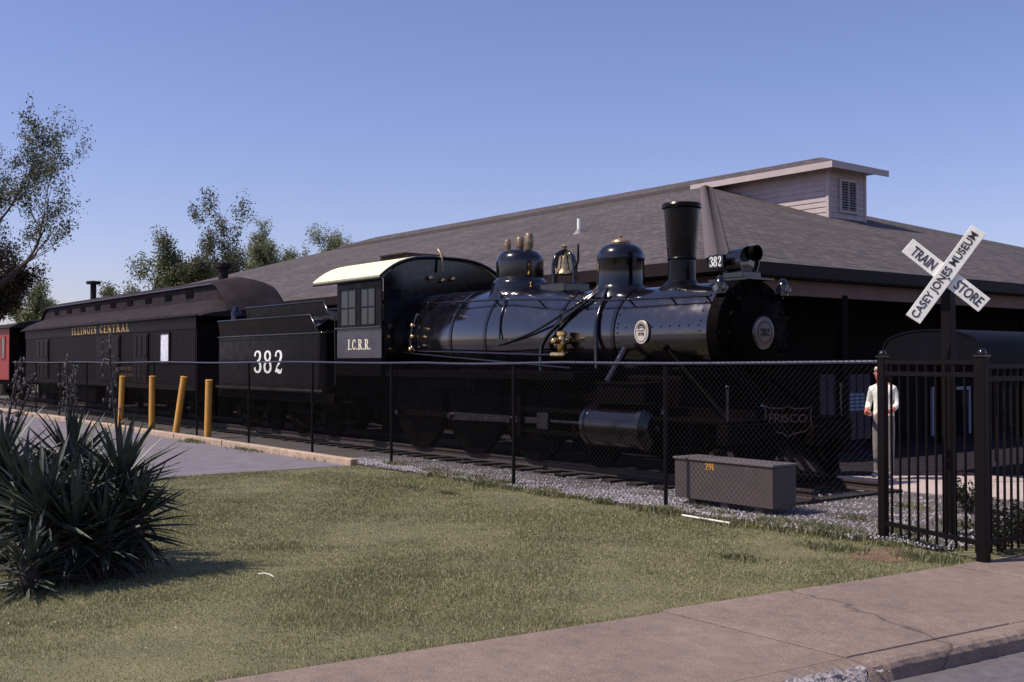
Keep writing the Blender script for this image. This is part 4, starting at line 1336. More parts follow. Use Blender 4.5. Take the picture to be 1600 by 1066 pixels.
def rrect(x0, x1, y0, y1, r, n=5):
    o = []
    for cx, cy, a0 in ((x1 - r, y1 - r, 0), (x0 + r, y1 - r, 90), (x0 + r, y0 + r, 180), (x1 - r, y0 + r, 270)):
        for i in range(n + 1):
            a = R(a0 + 90 * i / n)
            o.append((cx + r * math.cos(a), cy + r * math.sin(a)))
    return o


tank = tp(MB().prism(rrect(t0, t1, C - 1.42, C + 1.42, .16), 1.22, 2.52), 'tank', 'tender', None, 35)
tp(MB().prism(rrect(t0 - .03, t1 + .03, C - 1.46, C + 1.46, .18), 2.523, 2.56), 'tank_flange', 'black', tank, 35, 0.012)
# flared collar: inner and outer skins
for (y_a, y_b, za, zb, ua, ub, nm) in ((1.38, 1.44, 2.56, 2.95, t0 + .1, t1 - .55, 'collar'), (1.0, 1.02, 2.95, 3.28, t0 + .9, t1 - .75, 'coal_board')):
    for sy in (-1, 1):
        mb = MB()
        q = [(ua, C + sy * y_a, za), (ub + .25, C + sy * y_a, za), (ub, C + sy * y_b, zb), (ua, C + sy * y_b, zb)]
        w = [(p[0], p[1] - sy * .03, p[2]) for p in q]
        mb.add(q + w, [(0, 1, 2, 3), (4, 7, 6, 5), (0, 4, 5, 1), (1, 5, 6, 2), (2, 6, 7, 3), (3, 7, 4, 0)])
        o = tp(mb, nm, 'tender', tank)
        tp(MB().tube([q[1], q[2], q[3]], .022, 8), 'bead', 'black', tank, 60)
tp(MB().box(t0 + .1, t0 + .13, C - 1.36, C + 1.36, 2.56, 2.95), 'collar', 'tender', tank)
mb = MB()
nxx, nyy = 26, 12
vv_ = []
for i in range(nxx + 1):
    for j in range(nyy + 1):
        a_, b_ = i / nxx, j / nyy
        vv_.append((t0 + .9 + (t1 - t0 - 1.8) * a_, C - .97 + 1.94 * b_, 2.75 + .42 * math.sin(math.pi * b_) ** .6 * (0.5 + .5 * math.sin(math.pi * min(1, a_ * 1.2))) + rng.uniform(-.05, .05)))
mb.add(vv_, [(i * (nyy + 1) + j, (i + 1) * (nyy + 1) + j, (i + 1) * (nyy + 1) + j + 1, i * (nyy + 1) + j + 1) for i in range(nxx) for j in range(nyy)])
tp(mb, 'coal_load', 'coal')
tp(MB().box(t0 - .25, t1 + .3, C - 1.30, C + 1.30, 1.0, 1.216), 'tender_frame', 'iron', None, None, 0.012)
tp(MB().box(t0 - .02, t1 + .02, C - 1.445, C - 1.421, 1.25, 1.30), 'rivet_strip', 'black', tank)
for zz_ in (1.36, 1.95, 2.44):
    for i in range(40):
        inst('rivet', rv, Matrix.Translation((t0 + .25 + i * (t1 - t0 - .5) / 39, C - 1.423, zz_)), tank)
serif_text('tender_number', '382', face(-24.0, C - 1.424, 1.91, (1, 0, 0)), 0.55, 1.62, M_['white'], tank, 0.14)
# lamp on the rear of the tender
lam = tp(MB().lathe([(0, .10), (.02, .13), (.22, .13), (.28, .09), (.36, .07), (.38, .02)], (-26.75, C - 1.05, 2.98), 'z', 18), 'tender_lamp', 'black', None, 35)
tp(MB().lathe([(0, .09), (.03, .095), (.06, .02)], (-26.62, C - 1.05, 3.09), 'x', 16), 'lens', 'steel', lam, 40)
tp(MB().tube([(-26.75, C - 1.05, 2.56), (-26.75, C - 1.05, 2.98)], .03, 8), 'lamp_bracket', 'black', lam, 60)
tp(MB().tube([(t1 - .15, C - 1.44, 1.3), (t1 - .12, C - 1.47, 2.5)], .016, 6), 'grab_rail', 'steel', None, 60)


def truck(parent, uc, half, wz=0.42, s=0.525):
    for sy in (-1, 1):
        for du in (-half, half): wheel(uc + du, sy, RAIL + wz, s, .1, False, parent, 8, 'truck_wheel')
        y_ = C + sy * 1.0
        fr_ = MB().box(uc - half - .25, uc + half + .25, y_ - .04, y_ + .04, .72, .80).tube([(uc - half - .2, y_, .76), (uc - .3, y_, .42), (uc + .3, y_, .42), (uc + half + .2, y_, .76)], .035, 6)
        for du in (-half, half): fr_.box(uc + du - .11, uc + du + .11, y_ - .07, y_ + .07, .55, .76)
        for j in range(4): fr_.tube([(uc - .21 + j * .14, y_, .45), (uc - .21 + j * .14, y_, .72)], .05, 8)
        fr_.build('truck_frame', M_['iron'], parent)


for uc in (-25.7, -22.7): truck(ten, uc, .80)

# ================================================================== BAGGAGE CAR
car = empty('baggage_car', (-37, C, RAIL))
tag(car, 'dark wooden baggage car with clerestory roof behind the tender', 'railway car')
c0, c1 = -46.4, -28.3
W = 1.50


def kp(mb, name, m='car', parent=None, smooth=None, bevel=None): return mb.build(name, M_[m] if isinstance(m, str) else m, parent or car, smooth, bevel)


body = kp(MB().box(c0, c1, C - W, C + W, 1.18, 3.16), 'body', 'car')
kp(MB().box(c0 - .02, c1 + .02, C - W - .03, C - W, 2.80, 3.155), 'letterboard', 'car', body, None, 0.01)
kp(MB().box(c0 - .02, c1 + .02, C - W - .045, C - W - .001, 1.86, 1.93), 'belt_rail', 'car', body, None, 0.01)
kp(MB().box(c0 - .02, c1 + .02, C - W - .04, C - W - .001, 1.12, 1.26), 'side_sill', 'car', body, None, 0.01)
vb = MB().prism([(0.006, 0), (0.118, 0), (0.108, -.016), (0.016, -.016)], 1.27, 1.855)
sh_a = vb.mesh('sheathing_board')
sh_a.materials.append(M_['car'])
sh_b = MB().prism([(0.006, 0), (0.118, 0), (0.108, -.016), (0.016, -.016)], 1.935, 2.795).mesh('sheathing_board')
sh_b.materials.append(M_['car'])
x = c1 - .18
while x > c0 + .05:
    inst('sheathing_board', sh_a, Matrix.Translation((x, C - W, 0)), body)
    inst('sheathing_board', sh_b, Matrix.Translation((x, C - W, 0)), body)
    x -= .124
# doors and windows
for (a_, b_) in ((-44.6, -42.9), (-37.0, -34.6), (-33.3, -32.0)):
    d_ = kp(MB().box(a_, b_, C - W - .055, C - W - .02, 1.28, 2.76), 'door', 'car', None, None, 0.01)
    for j in range(3):
        w_ = (b_ - a_) / 3
        kp(MB().box(a_ + w_ * j + .07, a_ + w_ * (j + 1) - .07, C - W - .07, C - W - .056, 2.05, 2.68), 'door_panel', 'car', d_, None, 0.008)
        kp(MB().box(a_ + w_ * j + .07, a_ + w_ * (j + 1) - .07, C - W - .07, C - W - .056, 1.34, 1.80), 'door_panel', 'car', d_, None, 0.008)
    kp(MB().tube([(b_ - .12, C - W - .06, 1.9), (b_ - .12, C - W - .10, 1.92), (b_ - .12, C - W - .10, 2.1), (b_ - .12, C - W - .06, 2.12)], .012, 6), 'door_handle', 'steel', d_)
wf = kp(MB().box(-31.06, -30.22, C - W - .05, C - W - .017, 1.85, 1.90).box(-31.06, -30.22, C - W - .05, C - W - .017, 2.70, 2.76).box(-31.06, -30.97, C - W - .05, C - W - .017, 1.90, 2.70).box(-30.31, -30.22, C - W - .05, C - W - .017, 1.90, 2.70), 'window_frame', 'car')
wp_ = kp(MB().box(-30.97, -30.31, C - W - .03, C - W - .018, 1.90, 2.70), 'window_pane', 'foil', wf)
wp_['label'] = 'bright silvery pane of the end window'
serif_text('car_lettering', 'ILLINOIS CENTRAL', face(-36.8, C - W - .032, 2.975, (1, 0, 0)), 0.24, 6.2, M_['gold'], car, 0.10)
for i, (y_, wd) in enumerate(((1.70, 2.6), (1.50, 2.2))):   # two short rows of faded gilt lettering, too worn to read
    mbx = MB()
    xx = -34.6
    while xx < -34.6 + wd:
        w_ = rng.uniform(.07, .13)
        mbx.box(xx, xx + w_ * .45, C - W - .0585 if xx < -34.6 else C - W - .058, C - W - .0555, y_ - .05, y_ + .06)
        xx += w_ + .05
    kp(mbx, 'faded_lettering', 'faintgold')


def roof_profile(s):
    # s = 1 full clerestory, 0 only the low arch at the car end
    lo = [(-1.60, 3.14), (-1.58, 3.22), (-1.30, 3.42), (-1.0, 3.55), (-.80, 3.62)]
    zt = 3.62 + (4.02 - 3.62) * s
    up_ = [(-.80, zt), (-.88, zt + .02 * s), (-.86, zt + .06 * s), (-.55, zt + .13 * s + .06), (-.2, zt + .17 * s + .09), (0, zt + .18 * s + .10)]
    half = lo + up_
    return half + [(-p[0], p[1]) for p in half[::-1][1:]]


secs = []
for (u, s, dz) in [(c0 - .55, .0, -.38), (c0 - .35, .25, -.16), (c0 - .1, .55, -.05), (c0 + .3, .85, 0), (c0 + .7, 1, 0), (c1 - .7, 1, 0), (c1 - .3, .9, 0), (c1 - .05, .68, -.03), (c1 + .2, .42, -.10), (c1 + .42, .18, -.22), (c1 + .58, .0, -.40)]:
    pr = roof_profile(s)
    secs.append([(u, C + p[0], max(3.12, p[1] + dz * (p[1] - 3.12) / .6)) for p in pr])
n = len(secs[0])
v_ = [p for s_ in secs for p in s_]
f_ = [(i * n + j, i * n + j + 1, (i + 1) * n + j + 1, (i + 1) * n + j) for i in range(len(secs) - 1) for j in range(n - 1)]
f_ += [tuple(range(n)), tuple((len(secs) - 1) * n + j for j in range(n))]
croof = kp(MB().add(v_, f_), 'roof', 'carroof', None, 30)
for i in range(9):
    u = c0 + 1.5 + i * 1.75
    kp(MB().box(u, u + .55, C - .825, C - .795, 3.76, 3.92), 'clerestory_vent', 'iron', croof)
kp(MB().tube([(c0 + .5, C - .885, 4.05), (c1 - .5, C - .885, 4.05)], .022, 6), 'clerestory_edge', 'galv', croof, 60)
kp(MB().tube([(c0 - .1, C - 1.61, 3.15), (c1 + .3, C - 1.61, 3.15)], .03, 6), 'eave_moulding', 'car', croof, 60)
st = kp(MB().lathe([(4.2, .14), (4.62, .14), (4.62, .22), (4.74, .22), (4.76, .05)], (-29.9, C - .1, 0), 'z', 16), 'roof_ventilator', 'carroof', croof, 35)
kp(MB().lathe([(4.2, .11), (4.85, .11), (4.85, .26), (4.95, .26), (4.98, .04)], (-42.3, C - .1, 0), 'z', 16), 'stove_pipe', 'carroof', croof, 35)
kp(MB().box(c0 + .3, c1 - .3, C - 1.0, C + 1.0, .92, 1.17), 'underframe', 'iron')
for (a_, b_) in ((-39.5, -37.6), (-36.6, -35.0)):
    kp(MB().box(a_, b_, C - 1.38, C - .9, .55, 1.05), 'battery_box', 'iron', None, None, 0.02)
kp(MB().box(-41.6, -40.3, C - 1.45, C - 1.41, .48, .52).box(-41.6, -41.55, C - 1.45, C - 1.41, .52, 1.14).box(-40.35, -40.3, C - 1.45, C - 1.41, .52, 1.14), 'side_step', 'steel')
for uc in (-44.0, -30.7): truck(car, uc, 1.0, .45, .56)

# ---- red caboose at the far end
cab_ = empty('caboose', (-52, C, RAIL))
tag(cab_, 'red caboose at the far end of the train', 'caboose')
cb = MB().box(-57.7, -49.6, C - 1.42, C + 1.42, 1.15, 3.35).build('body', M_['red'], cab_)
for a_ in (-56.8, -53.8, -50.9):
    wq = MB().box(a_, a_ + .62, C - 1.445, C - 1.421, 2.1, 2.95).build('window', M_['glass'], cab_)
    MB().box(a_ - .06, a_, C - 1.46, C - 1.421, 2.04, 3.01).box(a_ + .62, a_ + .68, C - 1.46, C - 1.421, 2.04, 3.01).box(a_, a_ + .62, C - 1.46, C - 1.421, 2.95, 3.01).box(a_, a_ + .62, C - 1.46, C - 1.421, 2.04, 2.10).build('frame', M_['red'], wq)
MB().prism([(C - 1.6, 3.35), (C - 1.2, 3.55), (C, 3.72), (C + 1.2, 3.55), (C + 1.6, 3.35)], -58.5, -48.7, 'x').build('roof', M_['carroof'], cab_, 30)
MB().box(-58.5, -48.7, C - 1.25, C + 1.25, .95, 1.145).build('underframe', M_['iron'], cab_)
for yy in (C - 1.25, C, C + 1.25): MB().tube([(-48.8, yy, 1.15), (-48.8, yy, 3.4)], .025, 6).build('end_post', M_['iron'], cab_)
MB().tube([(-48.8, C - 1.25, 2.05), (-48.8, C + 1.25, 2.05)], .02, 6).build('end_rail', M_['iron'], cab_)
for uc in (-56.4, -51.0): truck(cab_, uc, .8)
MB().box(-49.598, -49.56, C - 1.40, C + 1.40, 1.16, 3.34).build('end_wall_shade', M_['car'], cab_)  # dark board over the red end, its shade put into the colour

# ================================================================== FENCES
FP = [(-6.8, 10.16), (-13.1, 9.98), (-17.4, 10.36), (-46.5, 10.50)]
cf = empty('chain_link_fence', (-13, 10, 0))
tag(cf, 'dark chain-link fence with pale top rail in front of the train', 'fence')


def fence_pt(u):
    for (a, b), (c, d) in zip(FP, FP[1:]):
        if c <= u <= a: return b + (d - b) * (u - a) / (c - a)
    return FP[-1][1]


def top_z(u): return 1.895 + 0.012 * math.sin(u * .8) - (0.035 if -16 < u < -12 else 0) * math.sin(math.pi * (-12 - u) / 4)


us = [-6.85 - i * .5 for i in range(80)]
MB().tube([(u, fence_pt(u), top_z(u)) for u in us], .018, 8).build('top_rail', M_['galv'], cf, 60)
for u in (-9.95, -13.05, -17.2, -20.4, -23.6, -26.8, -30.0, -33.2, -36.4, -39.6, -42.8, -46.0):
    MB().tube([(u, fence_pt(u) + .03, 0), (u, fence_pt(u) + .03, 1.90)], .027, 10).build('post', M_['ironfence'], cf, 60)
P_ = 0.075
vts, fcs = [], []
H0, H1 = 0.05, 1.885
pcs = 8
dz = (H1 - H0) / pcs


def add_wire(p, q, r):
    n0 = len(vts)
    d = (q - p).normalized()
    a = d.cross(Vector((0, 1, 0))).normalized() * r
    b = Vector((0, r, 0))
    for base in (p, q):
        vts.extend([tuple(base + a), tuple(base - a * .5 + b * .866), tuple(base - a * .5 - b * .866)])
    fcs.extend([(n0, n0 + 1, n0 + 4, n0 + 3), (n0 + 1, n0 + 2, n0 + 5, n0 + 4), (n0 + 2, n0, n0 + 3, n0 + 5)])


u = -6.9
while u > -46:
    for s_ in (-1, 1):
        ua, ub = u, u + s_ * (H1 - H0)
        # follow the line of the fence in pieces
        prevp = None
        for i in range(pcs + 1):
            uu = ua + (ub - ua) * i / pcs
            if uu > -6.86 or uu < -46.2:
                prevp = None
                continue
            p = Vector((uu, fence_pt(uu) + .004 * s_, H0 + dz * i))
            if prevp is not None: add_wire(prevp, p, 0.0019)
            prevp = p
    u -= P_
u = -6.9
me = bpy.data.meshes.new('wire_mesh')
me.from_pydata(vts, [], fcs)
o = place('wire_mesh', me, M_['wire'], cf)
o['kind'] = 'stuff'
# knuckled ends of the wires over the top rail
mb = MB()
u = -6.9
while u > -22:
    y_ = fence_pt(u)
    mb.tube([(u, y_ - .024, top_z(u) - .02), (u + .006, y_ - .018, top_z(u) + .018), (u + .012, y_ + .02, top_z(u) + .02)], .0035, 4)
    u -= P_
o = mb.build('wire_ties', M_['galv'], cf)
o['kind'] = 'stuff'

# iron picket fence: two panels meeting at the corner post
A, B_ = Vector((-6.80, 10.16, 0)), Vector((-5.43, 9.70, 0))
Cc = Vector((-5.43, 14.5, 0))


def iron_panel(name, label, a, b, spacing, zt, posts):
    e_ = empty(name, a)
    tag(e_, label, 'fence')
    d = (b - a)
    L = d.length
    d.normalize()
    ang = math.atan2(d.y, d.x)
    pm = MB().box(-.0095, .0095, -.0095, .0095, .10, zt).mesh('picket')
    pm.materials.append(M_['ironfence'])
    s_ = .14
    while s_ < L - .08:
        p = a + d * s_
        inst('picket', pm, Matrix.Translation(p) @ Matrix.Rotation(ang, 4, 'Z'), e_)
        s_ += spacing
    for z_ in (.20, zt - .12, zt):
        M2 = Matrix.Translation((a.x, a.y, 0)) @ Matrix.Rotation(ang, 4, 'Z')
        MB().box(.03, L - .03, -.019, .019, z_ - .022, z_ + .022, M2).build('rail', M_['ironfence'], e_)
    for p, w in posts:
        MB().box(p.x - w, p.x + w, p.y - w, p.y + w, -.02, zt + .05).build('post', M_['ironfence'], e_, None, 0.006)
        MB().sphere((p.x, p.y, zt + .085), .042, 12, 8).box(p.x - w - .008, p.x + w + .008, p.y - w - .008, p.y + w + .008, zt + .051, zt + .068).build('post_cap', M_['black'], e_, 50)
    return e_


iron_panel('picket_gate', 'black iron picket gate panel between two square posts', A, B_, .135, 1.90, [(A, .042), (B_, .048)])
iron_panel('picket_fence', 'black iron picket fence running along the sidewalk at right', B_, Cc, .125, 1.86, [(Cc, .045)])

# ---- crossbuck sign
cbp = D(1482, 11.7)
cx_ = empty('crossbuck_sign', cbp)
tag(cx_, 'white crossbuck sign with black lettering on a dark post', 'sign')
MB().box(cbp.x - .055, cbp.x + .055, cbp.y - .055, cbp.y + .055, -.05, 2.85).build('post', M_['ironfence'], cx_, None, 0.006)
sgn = Matrix.Translation((0, 0, 0))
rr_ = (CR * .95 - CF * .31).normalized()
zc = CAM_H + 136 * 11.5 / 1700
cen = D(1478, 11.5) 
Mf = face(cen.x, cen.y, zc, (rr_.x, rr_.y, 0))
Ma = Mf @ Matrix.Rotation(R(55), 4, 'Z')
bA = MB().box(-.57, .57, -.086, .086, .032, .056, Ma).build('board', M_['signwhite'], cx_, None, 0.004)
plain_text('lettering', 'CASEY JONES MUSEUM', Ma @ Matrix.Translation((-.01, 0, .0575)), .108, 1.06, M_['signblack'], bA)
Mb = Mf @ Matrix.Rotation(R(-41.0), 4, 'Z')
bB = MB().box(-.50, .50, -.09, .09, .0, .024, Mb).build('board', M_['signwhite'], cx_, None, 0.004)
plain_text('lettering', 'TRAIN', Mb @ Matrix.Translation((-.282, 0, .0255)), .108, .29, M_['signblack'], bB)
plain_text('lettering', 'STORE', Mb @ Matrix.Translation((.298, 0, .0255)), .108, .32, M_['signblack'], bB)
for (dx, dy) in ((-.03, .04), (.03, -.04)):
    bt = MB().lathe([(.058, .012), (.065, .012), (.069, .004)], (dx, dy, 0), 'z', 8)
    bt.v = [tuple(Mf @ Vector(q)) for q in bt.v]
    bt.build('bolt', M_['galv'], bA)
MB().box(-.06, .06, -.05, .05, -.06, -.002, Mf).build('bracket', M_['ironfence'], cx_)

# ---- grey steel box by the fence
crate = empty('equipment_box', (-9.25, 10.6, 0))
tag(crate, 'grey rectangular equipment box between the fence and the engine', 'box')
MB().box(-10.06, -8.45, 10.38, 10.82, .14, .635).build('body', M_['crate'], crate, None, 0.008)
MB().box(-10.08, -8.43, 10.36, 10.84, .638, .668).build('lid', M_['cratetop'], crate, None, 0.006)
for xx in (-9.8, -9.25, -8.7): MB().box(xx - .06, xx + .06, 10.42, 10.78, 0.0, .138).build('skid', M_['crate'], crate)
serif_text('numerals', '291', face(-9.45, 10.379, .575, (1, 0, 0)), .085, .145, M_['orange'], crate, .06)

# ---- yellow bollards
for i, (px, py, lean, top) in enumerate(((189, 667, .035, 588), (238, 674, .005, 588), (275, 681, .14, 588), (325, 688, .02, 594))):
    p = G(px, py)
    d_ = 1700 * 1.9 / (py - 566)
    h = (py - top) * d_ / 1700
    lab = ['yellow steel bollard, leftmost of the four by the track', 'upright yellow bollard second from the left', 'yellow bollard tilted far to the right, third from left', 'yellow bollard nearest the tender, rightmost of four'][i]
    e_ = empty('bollard', p)
    tag(e_, lab, 'bollard', 'yellow bollards beside the parking kerb')
    ax = (Vector((0, 0, 1)) + CR * lean).normalized()
    MB().tube([p - ax * .05, p + ax * (h - .02)], .085, 24).build('pipe', M_['yellow'], e_, 50)
    q = p + ax * (h - .018)
    MB().tube([q, q + ax * .015, q + ax * .03], [.092, .092, .07], 24).build('cap', M_['yellow'], e_, 35)

# ---- pole lying in the grass, litter
p0, p1 = G(1066, 811), G(1140, 823)
tag(MB().tube([p0 + Vector((0, 0, .05)), p1 + Vector((0, 0, .045))], .013, 10).build('white_pole', M_['pvc'], None, 60), 'thin white pole lying in the grass before the grey box', 'pole')
p0, p1 = G(405, 912), G(429, 915)
tag(MB().tube([p0 + Vector((0, 0, .09)), p0.lerp(p1, .35) + Vector((0, 0, .103)), p0.lerp(p1, .7) + Vector((0, 0, .10)), p1 + Vector((0, 0, .083))], .0045, 6).build('white_stick', M_['pvc'], None, 60), 'small pale stick lying on the open lawn', 'stick')
# bare red soil by the gate
pts = [G(1390 + 66 * math.cos(R(a)) * (1 + .18 * math.sin(R(a * 3))), 865 + 10 * math.sin(R(a)) * (1 + .2 * math.cos(R(a * 4))), .012) for a in range(0, 360, 8)]
tag(MB().add([(p.x, p.y, .004) for p in pts], [tuple(range(len(pts)))]).build('soil', M_['soil']), kind=S)

# ================================================================== PERSON
pe = D(1380, 17.0)
per = empty('person', (pe.x, pe.y, .075), YAW)
tag(per, 'person in white shirt and grey trousers standing behind the gate post', 'person')


def skin_mesh(joints, edges, root=0, sub=2):
    me = bpy.data.meshes.new('sk')
    me.from_pydata([j[0] for j in joints], edges, [])
    o = bpy.data.objects.new('sk', me)
    col.objects.link(o)
    o.modifiers.new('s', 'SKIN')
    if not me.skin_vertices:
        bpy.context.view_layer.objects.active = o
    for i, j in enumerate(joints):
        sv = me.skin_vertices[0].data[i]
        r = j[1]
        sv.radius = r if isinstance(r, tuple) else (r, r)
        sv.use_root = (i == root)
    ss_ = o.modifiers.new('b', 'SUBSURF')
    ss_.levels = sub
    ss_.render_levels = sub
    bpy.context.view_layer.update()
    dg = bpy.context.evaluated_depsgraph_get()
    out = bpy.data.meshes.new_from_object(o.evaluated_get(dg))
    bpy.data.objects.remove(o)
    return out


J = [((0, 0, .95), (.15, .12)), ((0, 0, 1.12), (.155, .115)), ((0, 0, 1.30), (.17, .12)), ((-.01, 0, 1.43), (.13, .10)), ((-.02, -.01, 1.51), .055),
     ((-.035, -.02, 1.58), (.075, .09)), ((-.045, -.02, 1.66), (.078, .095)), ((-.035, -.015, 1.73), (.06, .07)),
     # right arm (viewer's left), bent at the elbow, hand before the belly
     ((-.17, -.02, 1.40), .065), ((-.24, .02, 1.17), .05), ((-.21, -.17, 1.02), .040), ((-.17, -.24, 1.03), .034),
     # left arm
     ((.16, .0, 1.40), .065), ((.22, .02, 1.18), .05), ((.16, -.15, 1.06), .040), ((.11, -.22, 1.07), .034),
     # legs
     ((-.09, 0, .84), .095), ((-.10, -.02, .48), .068), ((-.11, 0, .09), .048), ((-.13, -.14, .05), .042),
     ((.09, 0, .84), .095), ((.10, 0, .48), .068), ((.10, .03, .09), .048), ((.11, -.11, .05), .042)]
Ed = [(0, 1), (1, 2), (2, 3), (3, 4), (4, 5), (5, 6), (6, 7), (3, 8), (8, 9), (9, 10), (10, 11), (3, 12), (12, 13), (13, 14), (14, 15), (0, 16), (16, 17), (17, 18), (18, 19), (0, 20), (20, 21), (21, 22), (22, 23)]
# hands: four fingers and a thumb each
for wrist, s_ in ((11, 1), (15, -1)):
    wx, wy, wz_ = J[wrist][0]
    for k in range(4):
        bI = len(J)
        J.append(((wx + s_ * .035, wy - .035 + .0, wz_ - .028 + k * .018), .009))
        J.append(((wx + s_ * (.080 + .006 * (1.5 - abs(k - 1.5))), wy - .035, wz_ - .034 + k * .019), .0085))
        Ed += [(wrist, bI), (bI, bI + 1)]
    bI = len(J)
    J.append(((wx + s_ * .01, wy - .055, wz_ + .035), .010))
    J.append(((wx + s_ * .035, wy - .075, wz_ + .045), .009))
    Ed += [(wrist, bI), (bI, bI + 1)]
bm_ = skin_mesh(J, Ed)
for nm in ('skin', 'shirt', 'trousers', 'shoe'): bm_.materials.append(M_[nm])
for p in bm_.polygons:
    c = p.center
    arm = abs(c.x) > .15 or (c.y < -.12 and .9 < c.z < 1.2)
    if c.z < .085: p.material_index = 3
    elif c.z < 1.0 and not (arm and c.z > .93 and c.y < -.1): p.material_index = 2
    elif c.z < 1.475 and not (c.y < -.10 and c.z < 1.16): p.material_index = 1
    p.use_smooth = True
bm_.name = 'body'
bo = bpy.data.objects.new('body', bm_)
col.objects.link(bo)
bo.parent = per
hm = MB()
hv, hf = [], []
for i in range(7):
    th = R(90 - i * 15)
    for k in range(16):
        a = 2 * math.pi * k / 16
        rr0 = .088 + (.008 if i % 2 else 0)
        zz_ = 1.675 + .095 * math.sin(th)
        hv.append((-.042 + rr0 * math.cos(th) * math.cos(a), -.008 + (rr0 + .018) * math.cos(th) * math.sin(a), zz_ + (0.03 if math.sin(a) < -.4 and i > 3 else 0)))
for i in range(6):
    for k in range(16): hf.append((i * 16 + k, i * 16 + (k + 1) % 16, (i + 1) * 16 + (k + 1) % 16, (i + 1) * 16 + k))
hair = MB().add(hv, hf)
ho = bpy.data.objects.new('hair', hair.mesh('hair'))
ho.data.materials.append(M_['hair'])
col.objects.link(ho)
ho.parent = per
fa = MB().tube([(-.05, -.10, 1.675), (-.055, -.128, 1.635), (-.052, -.105, 1.625)], [.010, .016, .010], 8)
for sx in (-1, 1): fa.sphere((-.045 + sx * .082, -.02, 1.645), .02, 8, 6)
fo = bpy.data.objects.new('nose_and_ears', fa.mesh('nose_and_ears'))
fo.data.materials.append(M_['skin'])
col.objects.link(fo)
fo.parent = per
fe = MB()
for sx in (-1, 1): fe.sphere((-.047 + sx * .030, -.104, 1.668), .010, 8, 6)
fe.tube([(-.075, -.100, 1.598), (-.048, -.108, 1.595), (-.02, -.100, 1.598)], .005, 6)
fo = bpy.data.objects.new('eyes_and_mouth', fe.mesh('eyes_and_mouth'))
fo.data.materials.append(M_['darkink'])
col.objects.link(fo)
fo.parent = per
per.rotation_euler = (0, 0, YAW - R(38))

# ================================================================== PLANTS
# ---- grass
def blades(n, sampler, hmin, hmax, wmin, wmax, seed, lean=0.5):
    r = np.random.default_rng(seed)
    p = sampler(r, n)
    n = len(p)
    d = np.hypot(p[:, 0], p[:, 1])
    h = r.uniform(hmin, hmax, n) * p[:, 3]
    w = r.uniform(wmin, wmax, n) * np.clip(d / 9.0, .7, 1.9)
    a = r.uniform(0, 6.283, n)
    la = r.uniform(0, 6.283, n)
    ln = h * r.uniform(.1, lean * 1.6, n)
    cx, cy = np.cos(a) * w / 2, np.sin(a) * w / 2
    lx, ly = np.cos(la) * ln, np.sin(la) * ln
    b = p[:, :3]
    v = np.empty((n, 5, 3))
    v[:, 0] = b + np.stack([-cx, -cy, np.zeros(n)], -1)
    v[:, 1] = b + np.stack([cx, cy, np.zeros(n)], -1)
    v[:, 2] = b + np.stack([cx * .8 + lx * .35, cy * .8 + ly * .35, h * .6], -1)
    v[:, 3] = b + np.stack([-cx * .8 + lx * .35, -cy * .8 + ly * .35, h * .6], -1)
    v[:, 4] = b + np.stack([lx, ly, h], -1)
    base = np.arange(n) * 5
    q = np.stack([base, base + 1, base + 2, base + 3], -1)
    t = np.stack([base + 3, base + 2, base + 4], -1)
    flat = np.concatenate([q.ravel(), t.ravel()])
    st = np.concatenate([np.arange(n) * 4, 4 * n + np.arange(n) * 3])
    tt = np.concatenate([np.full(n, 4), np.full(n, 3)])
    return v.reshape(-1, 3), flat, st, tt


def pnoise(x, y):
    return (np.sin(x * 1.3 + 1.7 * np.sin(y * .9)) + np.sin(y * 1.7 + 1.3 * np.sin(x * 1.1 + 2)) + np.sin((x + y) * 3.1) * .5 + np.sin(x * 6.1 - y * 4.7) * .4) / 2.9


def lawn_sampler(r, n):
    # evenly over the lawn, then thinned with distance
    x = r.uniform(-17.68, -5.2, n)
    y = r.uniform(-9, 10.0, n)
    f = x * CF.x + y * CF.y
    s = x * CR.x + y * CR.y
    d = np.hypot(x, y)
    keep = (f > 4) & (np.abs(s) < f * .60 + 1.0) & (r.random(n) < np.clip(8.0 / d, .22, 1) ** 1.15)
    edge_u = -5.90 + SKEW * (y - 5) - np.where(y > 4.2, .05, 0)
    keep &= x < edge_u + .02 + .05 * np.sin(y * 5) * np.cos(y * 2.1)
    x, y = x[keep], y[keep]
    nz = pnoise(x, y)
    sc0 = G(1388, 866)
    bare = np.exp(-(((x - sc0.x) / .26) ** 2 + ((y - sc0.y) / .17) ** 2))
    k2 = (r.random(len(x)) < (.72 + .28 * np.clip(nz + .6, 0, 1)) * (1 - .8 * bare))
    x, y, nz = x[k2], y[k2], nz[k2]
    hs = .80 + .65 * nz + .35 * (pnoise(x * 2.3 + 7, y * 2.3) > .62) + .4 * np.exp(-((y - 9.9) / .25) ** 2) + .5 * np.exp(-((x - (-5.92 + SKEW * (y - 5))) / .13) ** 2)
    return np.stack([x, y, lawn_h(x, y) - .004, np.clip(hs, .5, 2.0)], -1)


gm = mat('grass_blade', (0.272, 0.260, 0.116), 0.5, c2=(0.145, 0.162, 0.068), vscale=0.9, island=0.6, trans=0.25, spec=0.5, detail=12)
